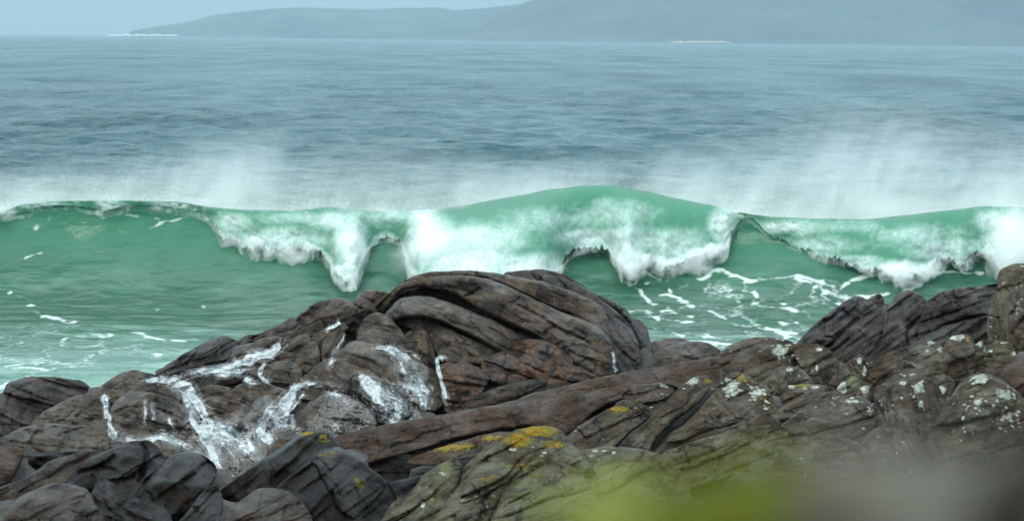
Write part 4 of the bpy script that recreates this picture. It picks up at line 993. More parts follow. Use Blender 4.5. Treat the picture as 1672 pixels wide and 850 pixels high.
C_('peaked boulder crusted with white and orange lichen', [(1060, 745), (1090, 708), (1116, 688), (1144, 662), (1162, 640), (1180, 617), (1200, 606), (1222, 612), (1246, 630), (1262, 650), (1274, 684), (1266, 720), (1220, 750), (1150, 770), (1080, 770)], -0.3, T=1.0, facet=0.7, grow=[('lich', 1195, 630, 22, 26, 0.70), ('lich', 1235, 640, 28, 22, 0.66), ('lich', 1250, 660, 22, 22, 0.55), ('moss', 1212, 618, 18, 14, 0.66), ('moss', 1245, 650, 12, 12, 0.5), ('green', 1110, 720, 50, 40, 0.45)])
C_('sloping arm of rock with a pale crest left of the peaked boulder', [(990, 760), (1020, 716), (1050, 690), (1080, 664), (1106, 636), (1128, 618), (1146, 612), (1162, 616), (1156, 640), (1132, 664), (1096, 692), (1066, 724), (1050, 770)], -0.55, T=1.0, ang=-38, grow=[('lich', 1132, 622, 16, 9, 0.75), ('lich', 1120, 638, 20, 10, 0.5), ('moss', 1155, 622, 14, 10, 0.6), ('green', 1060, 710, 40, 40, 0.4)])
C_('ribbed greenish rock below the peaked boulder', [(1070, 745), (1110, 728), (1150, 714), (1200, 702), (1242, 695), (1283, 700), (1290, 745), (1150, 790), (1070, 790)], -1.2, 'fore', -18, T=0.9, groove=1.6, grow=[('green', 1130, 740, 80, 40, 0.5)])
C_('domed brown boulder with a grey lichen cap in the centre right', [(1274, 705), (1290, 682), (1312, 664), (1342, 650), (1382, 645), (1412, 650), (1428, 670), (1428, 705), (1404, 760), (1300, 770)], -0.9, T=1.0, grow=[('lich', 1385, 655, 34, 12, 0.62), ('lich', 1420, 672, 12, 16, 0.62)])
C_('brown slope between the peaked and the grey-capped boulders', [(1240, 700), (1262, 672), (1300, 652), (1340, 640), (1370, 640), (1350, 660), (1310, 700), (1280, 740), (1240, 740)], -0.2, T=0.8)
C_('pointed slab with a white upright edge among the right boulders', [(1340, 652), (1356, 620), (1376, 596), (1396, 582), (1406, 578), (1414, 590), (1424, 618), (1426, 650), (1384, 658)], 0.5, ang=55, T=0.9, facet=0.8, grow=[('lich', 1404, 588, 7, 10, 0.75), ('lich', 1412, 605, 5, 16, 0.72)])
C_('pair of white lichen tufts and a green cushion on a stub of rock', [(1364, 645), (1370, 628), (1384, 616), (1396, 612), (1404, 622), (1404, 636), (1390, 648)], 0.0, T=1.2, grow=[('lich', 1376, 632, 12, 14, 0.85), ('green', 1394, 622, 12, 12, 0.9)])
C_('square-topped stone with a white smear beside the lichen tufts', [(1398, 652), (1402, 634), (1414, 628), (1424, 634), (1428, 656), (1412, 664)], -0.2, T=1.0, grow=[('lich', 1413, 636, 10, 12, 0.8)])
C_('brown furrowed boulder with lichen clumps right of the grey-capped one', [(1420, 690), (1430, 654), (1454, 628), (1488, 612), (1518, 618), (1540, 644), (1545, 690), (1524, 740), (1440, 750)], -0.75, T=1.0, ang=70, cracks=[([(1452, 640), (1450, 690), (1455, 720)], 3, 0.08)], grow=[('lich', 1474, 625, 10, 6, 0.8), ('lich', 1500, 634, 14, 16, 0.74), ('lich', 1504, 660, 10, 16, 0.66), ('moss', 1505, 650, 14, 12, 0.45)])
C_('brown saddle of rock behind the furrowed boulder', [(1420, 640), (1440, 614), (1480, 602), (1512, 602), (1548, 612), (1560, 630), (1540, 655), (1490, 640), (1450, 640)], -0.2, T=0.9, grow=[('lich', 1492, 612, 8, 4, 0.85), ('lich', 1476, 613, 4, 3, 0.85)])
C_('small knob with a lichen rosette between the two big right boulders', [(1524, 646), (1530, 634), (1540, 628), (1548, 632), (1546, 646), (1534, 654)], -0.6, T=1.2, grow=[('lich', 1538, 636, 10, 10, 0.8)])
C_('mottled brown rock running up to the dark skyline slab', [(1395, 614), (1428, 588), (1470, 568), (1492, 575), (1506, 600), (1490, 612), (1440, 622), (1415, 634)], 0.5, T=0.8, grow=[('lich', 1422, 590, 4, 3, 0.9), ('lich', 1500, 602, 8, 8, 0.6)])
C_('lump with a white lichen edge in front of the skyline rock', [(1476, 590), (1490, 568), (1512, 557), (1532, 561), (1546, 573), (1554, 598), (1536, 616), (1506, 606), (1486, 596)], 0.15, T=1.1, facet=0.8, grow=[('lich', 1520, 559, 10, 5, 0.85), ('lich', 1536, 570, 10, 7, 0.75), ('lich', 1514, 572, 5, 4, 0.8)])
C_('squarish stone with a white and yellow top in the gap', [(1538, 580), (1544, 558), (1557, 547), (1576, 545), (1588, 553), (1592, 572), (1592, 602), (1572, 622), (1548, 612)], 0.0, T=1.1, facet=0.8, grow=[('lich', 1562, 551, 20, 6, 0.85), ('moss', 1580, 553, 8, 8, 0.65), ('lich', 1584, 572, 5, 6, 0.7), ('green', 1586, 562, 8, 10, 0.6)])
C_('narrow stone spotted white and orange beside the round grey one', [(1588, 576), (1592, 562), (1602, 555), (1612, 562), (1608, 586), (1596, 604)], 0.05, T=1.0, grow=[('lich', 1600, 560, 10, 6, 0.8), ('moss', 1594, 574, 6, 6, 0.7), ('lich', 1608, 570, 4, 8, 0.7)])
C_('round pale grey stone with a thin white rim under the tall right rock', [(1606, 582), (1616, 562), (1632, 556), (1650, 560), (1664, 574), (1652, 590), (1626, 602), (1608, 596)], -0.1, 'fore', 0, T=1.1, grow=[('lich', 1618, 572, 10, 12, 0.62), ('lich', 1640, 559, 20, 4, 0.65), ('lich', 1656, 576, 8, 5, 0.7)])
C_('little broken stones below the round pale grey one', [(1592, 612), (1602, 598), (1620, 600), (1648, 590), (1640, 608), (1610, 622)], -0.2, T=1.0, lump=2.5)
C_('largest right boulder, spread with white lichen patches', [(1505, 720), (1524, 690), (1546, 656), (1570, 622), (1595, 609), (1622, 612), (1646, 626), (1676, 654), (1710, 700), (1720, 790), (1520, 790)], -1.0, T=1.0, cracks=[([(1570, 690), (1580, 660), (1600, 640)], 3, 0.05)], grow=[('lich', 1598, 618, 30, 14, 0.70), ('lich', 1640, 645, 30, 20, 0.66), ('lich', 1600, 655, 40, 26, 0.58), ('lich', 1650, 680, 40, 40, 0.55), ('lich', 1575, 690, 14, 24, 0.5), ('green', 1620, 630, 30, 20, 0.4)])
C_('smooth brown slope at the right edge behind the largest boulder', [(1596, 624), (1620, 606), (1652, 590), (1690, 570), (1760, 560), (1780, 700), (1700, 700), (1662, 650), (1634, 628)], -0.3, 'ridge', -30, T=0.8)
C_('cap stone on top of the tall rock at the right edge', [(1630, 474), (1628, 458), (1634, 440), (1656, 431), (1690, 428), (1760, 424), (1780, 470), (1700, 470), (1660, 476), (1640, 486)], 1.6, 'fore', -12, T=1.0, grow=[('lich', 1665, 433, 20, 5, 0.5), ('moss', 1650, 436, 30, 6, 0.35)])
C_('narrow pillar forming the left edge of the tall right rock', [(1614, 562), (1612, 520), (1618, 495), (1628, 474), (1642, 468), (1650, 480), (1648, 510), (1642, 550), (1630, 572)], 1.35, 'fore', 75, T=1.0)
C_('bulging lichen-specked body of the tall rock at the right edge', [(1632, 572), (1636, 530), (1642, 490), (1656, 470), (1690, 456), (1770, 450), (1790, 620), (1700, 620), (1660, 606), (1642, 590)], 1.1, 'lichen', 65, T=0.8, cracks=[([(1664, 470), (1660, 500), (1650, 520), (1654, 545)], 3, 0.12), ([(1660, 535), (1672, 520), (1690, 510)], 3, 0.12)], grow=[('lich', 1660, 500, 8, 26, 0.55), ('lich', 1650, 512, 6, 8, 0.6), ('lich', 1662, 460, 14, 8, 0.45)])
C_('shaded brown boulder below the furrowed one, half lost in the blur', [(1400, 740), (1420, 705), (1460, 690), (1510, 695), (1530, 730), (1520, 790), (1400, 800)], -1.5, 'lichen', 60, T=0.9)
C_('greyish boulder lowest in the centre right, half lost in the blur', [(1250, 790), (1270, 745), (1310, 722), (1380, 715), (1420, 740), (1430, 800), (1330, 840), (1260, 830)], -1.9, 'lichen', 0, T=0.9)

# --- black rocks along the near left edge
def D_(label, poly, off, mat='black', ang=-35, **k): return A_(label, poly, off, mat, ang, layer='left', group=GL, name=k.pop('name', 'boulder'), **k)
D_('long tan-edged slab slanting up from the lower left edge', [(-60, 835), (0, 795), (40, 780), (82, 752), (116, 741), (150, 735), (172, 742), (140, 772), (96, 800), (44, 822), (0, 836), (-60, 870)], 0.6, 'mixed', -28, T=0.8, name='rock_slab')
D_('large angular black rock in the left corner, ridged and shiny on top', [(60, 850), (96, 800), (122, 768), (152, 746), (202, 724), (236, 717), (252, 724), (268, 740), (277, 748), (264, 775), (234, 800), (216, 826), (190, 860), (90, 890)], 0.2, 'black', -30, T=1.0, facet=0.8, groove=1.6, lump=1.6, cracks=[([(130, 770), (165, 760), (185, 745)], 3, 0.10), ([(232, 724), (240, 745), (225, 785)], 3, 0.12)])
D_('stub of black stones below the large angular black rock', [(140, 850), (150, 800), (172, 778), (200, 790), (216, 806), (210, 840), (180, 890), (140, 890)], -0.15, 'black', 40, T=1.0, lump=2.5)
D_('smooth grey and rust boulder lowest in the left corner', [(-80, 900), (-20, 850), (0, 838), (32, 810), (62, 796), (96, 788), (130, 793), (146, 802), (157, 822), (172, 852), (182, 900), (60, 930)], -0.5, 'mixed', -22, T=1.0, facet=0.6, groove=1.2)
D_('rounded black boulder beside the foot of the main stream', [(218, 812), (238, 788), (264, 757), (285, 741), (310, 737), (336, 745), (351, 760), (353, 776), (336, 802), (312, 830), (272, 845), (236, 830)], -0.2, 'black', -35, T=1.1, groove=0.6, facet=0.4)
D_('small dark stone below the rounded black boulder', [(176, 870), (198, 828), (216, 809), (234, 816), (272, 828), (282, 870), (240, 900)], -0.5, 'black', 20, T=1.0)
D_('black stub between the rounded boulder and the centre rocks', [(250, 900), (296, 845), (330, 802), (352, 791), (363, 812), (360, 845), (320, 900)], -0.6, 'black', -45, T=0.9)
D_('tall angular black rock with an orange lichened crest in the centre', [(352, 812), (390, 776), (422, 754), (456, 730), (486, 710), (510, 701), (532, 702), (549, 717), (556, 732), (534, 752), (512, 776), (492, 800), (462, 815), (420, 815), (380, 845)], 0.1, 'black', -38, T=1.0, facet=0.8, grow=[('moss', 500, 707, 22, 6, 0.62), ('moss', 530, 715, 24, 14, 0.5)])
D_('dark sloping rock spotted with yellow lichen right of the tall black rock', [(446, 812), (476, 772), (502, 746), (530, 732), (556, 730), (578, 744), (604, 762), (646, 806), (660, 900), (500, 900)], -0.25, 'black', -40, T=0.9, facet=0.7, grow=[('moss', 540, 740, 40, 10, 0.5), ('moss', 590, 790, 40, 40, 0.44)])
D_('rust streaked brown rock at the bottom edge left of centre', [(290, 910), (346, 856), (382, 824), (420, 798), (452, 797), (478, 806), (504, 832), (520, 880), (520, 920)], -0.75, 'mixed', -25, T=1.0, groove=1.6)
D_('black body standing for the shade deep in the hollow under the ledge', [(590, 830), (620, 795), (664, 780), (706, 775), (730, 800), (700, 870), (610, 890)], 0.6, 'black', -30, T=0.8)  # dark body put in for the shaded recess under the ledge

# --- nearest lichened rocks
def E_(label, poly, off, ang=-28, **k): return A_(label, poly, off, 'fore', ang, layer='fore', group='mossy rocks nearest the viewer', name='boulder', **k)
E_('large fore boulder with a golden lichen crown', [(720, 880), (742, 800), (756, 764), (776, 744), (802, 724), (832, 705), (862, 697), (890, 695), (916, 702), (932, 720), (952, 742), (974, 772), (990, 806), (1010, 880)], 0.3, T=1.0, lump=1.4, facet=0.5, cracks=[([(745, 800), (770, 770), (800, 745)], 3, 0.10), ([(800, 850), (830, 790), (880, 740)], 3, 0.08)], grow=[('moss', 880, 702, 43, 14, 0.84), ('moss', 845, 718, 41, 18, 0.72), ('moss', 905, 725, 34, 13, 0.66), ('moss', 850, 760, 69, 26, 0.52), ('moss', 800, 780, 34, 18, 0.55), ('lich', 840, 733, 12, 6, 0.7), ('lich', 890, 735, 50, 20, 0.44), ('green', 900, 760, 70, 50, 0.58), ('green', 860, 730, 40, 20, 0.53)])
E_('jagged lump with grey green lichen left of the golden-crowned boulder', [(590, 900), (622, 850), (642, 820), (672, 800), (692, 775), (722, 755), (744, 748), (754, 760), (752, 780), (742, 810), (724, 850), (712, 900)], 0.1, T=1.0, lump=1.8, facet=0.7, grow=[('green', 728, 766, 18, 18, 0.78), ('lich', 722, 772, 8, 5, 0.75), ('lich', 720, 756, 16, 5, 0.6), ('lich', 690, 823, 5, 7, 0.95), ('moss', 706, 815, 5, 6, 0.85), ('green', 700, 790, 40, 40, 0.43)])
E_('pale stone with a white speck between the jagged lump and the golden crown', [(690, 890), (720, 830), (750, 790), (780, 770), (795, 776), (796, 800), (780, 850), (770, 900)], -0.1, T=1.0, lump=1.6, grow=[('lich', 786, 774, 10, 6, 0.8), ('lich', 752, 766, 8, 6, 0.7)])
E_('smooth greenish slope at the bottom centre below the golden crown', [(760, 900), (800, 850), (836, 796), (872, 768), (915, 757), (945, 768), (972, 806), (1010, 900)], -0.3, T=0.9, grow=[('green', 880, 810, 90, 60, 0.70), ('moss', 880, 775, 46, 10, 0.50)])
E_('rounded green dome right of the golden-crowned boulder', [(950, 900), (925, 780), (932, 742), (966, 731), (1002, 728), (1042, 732), (1082, 742), (1108, 762), (1130, 810), (1150, 900)], 0.5, T=1.0, facet=0.2, grow=[('lich', 990, 735, 60, 8, 0.5), ('green', 1020, 780, 100, 50, 0.74)])

# ---------------------------------------------------------------- bedrock, fitted under the boulders
def build_ground():
    xs = np.concatenate([np.linspace(-34, -14, 60), np.linspace(-13.8, 13.8, 200), np.linspace(14, 34, 60)])
    ys = np.concatenate([np.linspace(-6, 2, 50), np.linspace(2.15, 20, 60), np.linspace(20.2, 56, 300), np.linspace(56.3, 64, 20)])
    X, Y = np.meshgrid(xs, ys)
    z = np.interp(Y, [-6, -1.5, -0.6, -0.2, 0.5, 0.75, 1.3, 2, 4, 10, 20, 26, 30, 36, 42, 46, 50, 54, 58, 64],
                  [6.3, 6.4, 6.6, 7.0, 7.50, 7.58, 7.45, 6.9, 6.1, 4.9, 3.2, 2.2, 1.9, 1.5, 1.0, 0.8, 0.4, -0.4, -2.0, -3.0])
    nz = fbm(v3(X * 0.5, Y * 0.5, 1.5), 5) * 0.35
    z = z + nz * np.interp(Y, [-1, 0, 2, 6, 20], [0.3, 0.05, 0.1, 0.6, 1.0])
    # the rocky shore goes on to either side of the view
    pxg = PW / 2 + X / np.maximum(Y, 1) * FPX
    hump = 0.9 * fbm(v3(X * 0.22, Y * 0.22, 6.5), 3) + 0.35 * np.abs(fbm(v3(X * 0.9, Y * 0.9, 8.5), 4))
    for side, lo, hi, zt in ((smooth01(1720, 1800, pxg), 27, 46, 3.3), (smooth01(-50, -130, pxg), 26, 49, 2.1)):
        amt = side * smooth01(lo, lo + 5, Y) * smooth01(hi + 4, hi - 3, Y)
        z = z + (np.maximum(z, zt + hump) - z) * amt
    # rise to just behind the boulders so that their joints end on rock
    top = np.full(X.shape, -9.0)
    for b in BACKS:
        i = np.searchsorted(ys, b[:, 1]).clip(1, len(ys) - 1); j = np.searchsorted(xs, b[:, 0]).clip(1, len(xs) - 1)
        np.maximum.at(top, (i, j), b[:, 2] - 0.16)
    known = top > -8
    for _ in range(5):
        acc = np.full(X.shape, -9.0)
        for dx, dy in ((1, 0), (-1, 0), (0, 1), (0, -1)): acc = np.maximum(acc, np.roll(np.roll(top, dx, 1), dy, 0))
        top = np.where(top > -8, top, acc)
    full = top > -8
    for _ in range(5):
        e = np.ones(X.shape, bool)
        for dx, dy in ((1, 0), (-1, 0), (0, 1), (0, -1)): e &= np.roll(np.roll(full, dx, 1), dy, 0)
        full = full & e
    full |= known
    z = np.where(full, np.maximum(z, top + 0.06 * fbm(v3(X * 2, Y * 2, 3.5), 3)), z)
    return tag(mesh_obj('ground', v3(X, Y, z).reshape(-1, 3), grid_faces(len(ys), len(xs)), M['ground']), 'dark bedrock between the boulders', 'ground', kind='structure')
build_ground()

# ---------------------------------------------------------------- water running over the rocks
from math import sin, pi
def zb_at(px, py):
    j = np.clip(np.round((px - ZX0) / G).astype(int), 0, ZB.shape[1] - 1); i = np.clip(np.round((py - ZY0) / G).astype(int), 0, ZB.shape[0] - 1)
    return ZB[i, j]
def fill_zb():
    for _ in range(8):
        m = ZB > 1e8
        acc = np.full(ZB.shape, 1e9)
        for dx, dy in ((1, 0), (-1, 0), (0, 1), (0, -1)):
            acc = np.minimum(acc, np.roll(np.roll(ZB, dx, 1), dy, 0))
        ZB[m] = acc[m]
fill_zb()
SPL = []
GS = 'white streams running down the wave-washed rocks'
def runoff(label, paths, seed=0):
    """paths: list of (points with half width and density)"""
    root = None
    for pi_, path in enumerate(paths):
        p = np.array(path, float)
        c = curve_pts(p, 8, False)
        seg = np.concatenate([[0], np.cumsum(np.linalg.norm(np.diff(c[:, :2], axis=0), axis=1))])
        ns = max(6, int(seg[-1] / 1.5)); s = np.linspace(0, seg[-1], ns)
        c = np.stack([np.interp(s, seg, c[:, k]) for k in range(4)], 1)
        tg = np.gradient(c[:, :2], axis=0); tg /= np.linalg.norm(tg, axis=1)[:, None] + 1e-9
        nr = np.stack([-tg[:, 1], tg[:, 0]], 1)
        wmax = c[:, 2].max() * 1.7; nt = max(7, int(2 * wmax / 1.4)); t = np.linspace(-1, 1, nt)
        wob = 1 + 0.35 * perlin(v3(s * 0.07, seed, 0.0))
        wid = (c[:, 2] * wob * 1.7)[:, None] * t[None, :]
        cen = c[:, :2] + nr * (2.0 * perlin(v3(s * 0.06, seed + 3.0, 0.0)))[:, None]
        X = cen[:, 0][:, None] + nr[:, 0][:, None] * wid; Y = cen[:, 1][:, None] + nr[:, 1][:, None] * wid
        D = zb_at(X, Y)
        D = D - 0.025 - 0.008 * pi_ - 0.03 * np.clip(fbm(v3(X * 0.15, Y * 0.15, seed), 3), -1, 1)
        P = at_depth(X, Y, np.where(D > 1e7, 40, D)).reshape(-1, 3)
        ends = smooth01(0, 0.10, s / s[-1]) * (0.35 + 0.65 * smooth01(1.0, 0.80, s / s[-1]))
        dn = c[:, 3][:, None] * (1.0 - 0.62 * smooth01(0.30, 0.75, np.abs(t))[None, :] - 0.38 * smooth01(0.8, 1.0, np.abs(t))[None, :]) * ends[:, None] + 0.18 * perlin(v3(X * 0.05, Y * 0.05, seed + 9))
        F = grid_faces(ns, nt)
        d4 = D.ravel()[F]; F = F[(d4.max(1) < 1e6) & (d4.max(1) - d4.min(1) < 1.7)]
        sc = 0.0098
        FL = v3(wid * sc + seed * 3.1, (s[:, None] + 0 * wid) * sc, seed).reshape(-1, 3)
        used = np.unique(F); re_ = np.full(len(P), -1); re_[used] = np.arange(len(used))
        V = P[used]; F = re_[F]; at = {'flow': FL[used], 'dens': dn.ravel()[used]}
        SPL.append(V[dn.ravel()[used] > 0.45] if (dn.ravel()[used] > 0.45).sum() > 20 else V)
        if root is None:
            b = V[V[:, 2].argmin()]
            root = tag(mesh_obj('stream', V, F, M['runoff'], None, at, True, tuple(float(x) for x in b)), label, 'stream', GS)
        else:
            mesh_obj('rivulet', V, F, M['runoff'], root, at, True)
    # drops thrown up where the water breaks
    fp = np.concatenate(SPL[-len(paths):]); kk = rd.randint(0, len(fp), int(min(130, 3 * len(fp) ** 0.5)))
    P = fp[kk] + rd.normal(0, 0.035, (len(kk), 3)) + np.array([0, -0.05, 0.04])
    V, F = flecks(P, 0.003 + 0.005 * rd.uniform(size=len(P)) ** 2, rd)
    tag(mesh_obj('splash', V, F, M['foam'], root, None, False), kind='stuff')
    return root
runoff('largest white stream, widening as it tumbles down to the black rocks', [
    [(222, 622, 4, .6), (262, 620, 5, .9), (300, 630, 10, .95), (310, 648, 12, .95), (320, 668, 14, .9), (330, 690, 16, .8), (345, 706, 22, .75), (366, 728, 36, .52), (382, 752, 34, .52), (385, 778, 24, .48)],
    [(318, 690, 5, .9), (330, 710, 6, .9), (345, 735, 7, .85), (356, 760, 6, .8), (362, 775, 5, .7)], [(345, 690, 8, .7), (368, 702, 10, .75), (392, 716, 12, .7), (410, 736, 14, .6), (412, 752, 10, .6)]], 1)
runoff('lacy fall spilling over a rounded brow right of the largest stream', [
    [(528, 628, 3, .5), (502, 626, 4, .7), (482, 634, 7, .75), (474, 650, 10, .65), (464, 666, 16, .6), (450, 680, 26, .62), (446, 700, 30, .55), (446, 718, 24, .5)], [(500, 640, 3, .7), (486, 656, 3, .7), (478, 676, 4, .75), (476, 702, 4, .7)], [(420, 696, 6, .7), (432, 712, 8, .75), (448, 724, 8, .8)]], 2)
runoff('upper stream dropping from the skyline chute and spreading left over ledges', [
    [(468, 556, 5, .95), (456, 564, 6, 1.0), (444, 576, 6, 1.0), (420, 580, 8, .95), (404, 590, 10, .9), (386, 600, 9, .85), (360, 603, 6, .8), (330, 606, 5, .65), (304, 614, 5, .6), (288, 626, 6, .55)], [(404, 596, 5, .8), (380, 610, 4, .6), (350, 614, 4, .5)]], 3)
runoff('short white trickle beside the squared block on the left slope', [[(434, 590, 3, .95), (427, 602, 3, .95), (424, 612, 3, .9), (432, 620, 4, .7), (444, 624, 3, .6)], [(398, 616, 4, .7), (412, 624, 6, .85), (416, 630, 5, .8)]], 4)
runoff('translucent veil of water sliding over the wide brown slab', [[(606, 566, 3, .6), (628, 568, 4, .8), (648, 576, 8, .62), (662, 592, 14, .56), (672, 610, 16, .55), (682, 630, 13, .62), (692, 650, 9, .7), (690, 672, 8, .7), (684, 690, 9, .6)]], 5)
runoff('widest fall of white water pouring over a rounded dome', [[(578, 612, 4, .9), (592, 616, 7, .85), (606, 628, 13, .72), (622, 646, 20, .62), (638, 664, 26, .60), (652, 682, 26, .62), (664, 694, 18, .6)], [(586, 616, 3, .9), (604, 640, 3, .8), (626, 664, 4, .8), (632, 690, 3, .8)], [(640, 645, 3, .7), (648, 665, 3, .8), (652, 690, 3, .8)], [(655, 630, 4, .7), (672, 634, 4, .7), (690, 640, 4, .8)]], 6)
runoff('thin white trickle falling beside the speckled brown block', [[(730, 584, 3, .8), (716, 585, 3, .95), (714, 596, 3, .9), (718, 612, 3, .95), (722, 626, 3, 1.0), (725, 642, 4, .9), (728, 662, 6, .6)]], 7)
runoff('narrow trickle down the joint between the two left blocks', [[(166, 642, 4, .95), (172, 654, 5, .95), (173, 670, 3, .9), (176, 682, 5, .8), (180, 696, 4, .95), (186, 710, 6, .9), (190, 720, 5, .8)]], 8)
runoff('film of water wrinkling over the grey dome', [[(530, 642, 8, .42), (545, 660, 20, .30), (555, 685, 34, .30), (565, 710, 30, .34)], [(530, 641, 4, .7), (552, 646, 5, .55), (575, 664, 5, .5)]], 9)
runoff('shallow white sheet spread below the streaked block', [[(196, 712, 5, .5), (225, 722, 6, .62), (262, 712, 7, .66), (290, 722, 8, .55), (318, 736, 6, .5), (345, 756, 5, .5)]], 10)
runoff('fine white threads down the face of the streaked block', [[(238, 650, 2, .5), (237, 672, 2.4, .55), (235, 694, 2.4, .5)], [(250, 656, 2, .4), (250, 690, 3, .42)], [(276, 680, 3, .6), (282, 695, 3, .6), (285, 706, 3, .6)]], 11)
runoff('tiny trickle at the dark right end of the mound', [[(1000, 572, 2, .7), (1003, 590, 2.5, .8), (1006, 606, 3, .7), (1006, 612, 3, .6)], ], 12)
runoff('trickle down the tall narrow stone under the skyline lump', [[(562, 543, 2, .9), (558, 556, 2, .6), (546, 576, 3, .45), (540, 594, 3, .7), (533, 599, 4, .9)], [(556, 524, 4, .95), (548, 530, 3, .7), (530, 540, 3, .6)]], 13)

# ---------------------------------------------------------------- stones and grass right in front of the lens
def near_stone(label, c, r, mat, seed, name='stone'):
    n = 90
    u = np.linspace(0, 2 * pi, n, endpoint=False); v = np.linspace(-pi / 2, pi / 2, 60)
    U, W = np.meshgrid(u, v)
    D = np.stack([np.cos(W) * np.cos(U), np.cos(W) * np.sin(U), np.sin(W)], -1)
    k = 1 + 0.16 * fbm(D * 1.6 + seed, 4) + 0.03 * fbm(D * 8 + seed, 3)
    D = np.sign(D) * np.abs(D) ** 0.85
    P = D * np.array(r) * k[..., None] + np.array(c)
    i = np.arange(60 * n).reshape(60, n); ni = np.roll(i, -1, 1)
    F = np.stack([i[:-1], ni[:-1], ni[1:], i[1:]], -1).reshape(-1, 4)
    A = (P[..., 0] - c[0]).ravel(); B = (P[..., 2] - c[2]).ravel()
    z = np.zeros(len(A))
    return tag(mesh_obj(name, P.reshape(-1, 3), F, M[mat], None, {'flow': v3(A, B, seed), 'lich': z, 'moss': z, 'green': z}, True, c), label, 'stone', 'blurred stones right in front of the viewer')
def near_pt(px, py, Y): return tuple(float(x) for x in at_depth(np.array([px]), np.array([py]), np.array([Y]))[0])
def near(label, px, py, Y, rx, ry, rz, mat, seed):
    c = near_pt(px, py, Y)
    return near_stone(label, (c[0], c[1], c[2] - rz), (rx, ry, rz), mat, seed)
near('blurred pale grey stone along the lower right edge of the view', 1500, 738, 0.84, 0.089, 0.08, 0.11, 'near', 1.3)
near('blurred brownish stone beside the out of focus grass', 1290, 785, 0.78, 0.036, 0.045, 0.08, 'nearbrown', 4.4)
near('blurred dark brown stone in the corner beside the pale grey one', 1722, 768, 0.78, 0.036, 0.05, 0.10, 'neardark', 7.2)

def grass_tuft(label, px0, px1, pyf, Y, n, seed):
    rs = np.random.RandomState(seed)
    V = []; F = []
    base_z = 7.52
    for k in range(n):
        u = rs.uniform(); px = px0 + (px1 - px0) * u
        top = pyf(px) + abs(rs.normal(0, 26)); Yk = Y + rs.uniform(-0.10, 0.10)
        tip = np.array(near_pt(px, top, Yk)); hh = 0.075
        root = tip + np.array([rs.normal(0, 0.012) - 0.02, rs.normal(0, 0.03), -hh])
        wv = rs.uniform(0.0012, 0.0026); th = rs.uniform(0, 2 * pi)
        side = np.array([math.cos(th), math.sin(th), 0]) * wv; fw = np.array([-math.sin(th), math.cos(th), 0]) * wv * 0.35
        n0 = len(V)
        for j, t in enumerate((0, .5, .88)):
            p = root + (tip - root) * t + np.array([0.02 * t * t, 0, 0]) * 0.3 ; w = 1 - t * 0.25
            V += [p - side * w, p + fw * w, p + side * w]
        V.append(tip + np.array([0.02, 0, 0]) * 0.3)
        for j in range(2):
            a = n0 + 3 * j
            for q in range(3):
                b = (q + 1) % 3
                F.append((a + q, a + b, a + 3 + b)); F.append((a + q, a + 3 + b, a + 3 + q))
        a = n0 + 6
        for q in range(3): F.append((a + q, a + (q + 1) % 3, n0 + 9))
    return tag(mesh_obj('grass', np.array(V), np.array(F), M['grass'], None, None, False), label, 'grass', kind='stuff')
near('blurred yellow green moss cushion low in front of the viewer', 1070, 815, 0.85, 0.044, 0.045, 0.07, 'mossy', 2.6)
grass_tuft('out of focus yellow green grass in front of the viewer', 850, 1270, lambda p: np.interp(p, [850, 960, 1100, 1200, 1270], [872, 822, 776, 752, 746]), 0.83, 3000, 3)

# ---------------------------------------------------------------- blowing spray and sea haze
def box(name, lo, hi, mat, label, cat):
    lo = np.array(lo); hi = np.array(hi)
    V = np.array([[(lo, hi)[i][0], (lo, hi)[j][1], (lo, hi)[k][2]] for i in (0, 1) for j in (0, 1) for k in (0, 1)])
    F = np.array([[0, 1, 3, 2], [4, 6, 7, 5], [0, 4, 5, 1], [2, 3, 7, 6], [0, 2, 6, 4], [1, 5, 7, 3]])
    return tag(mesh_obj(name, V, F, mat, None, None, False), label, cat, kind='stuff')

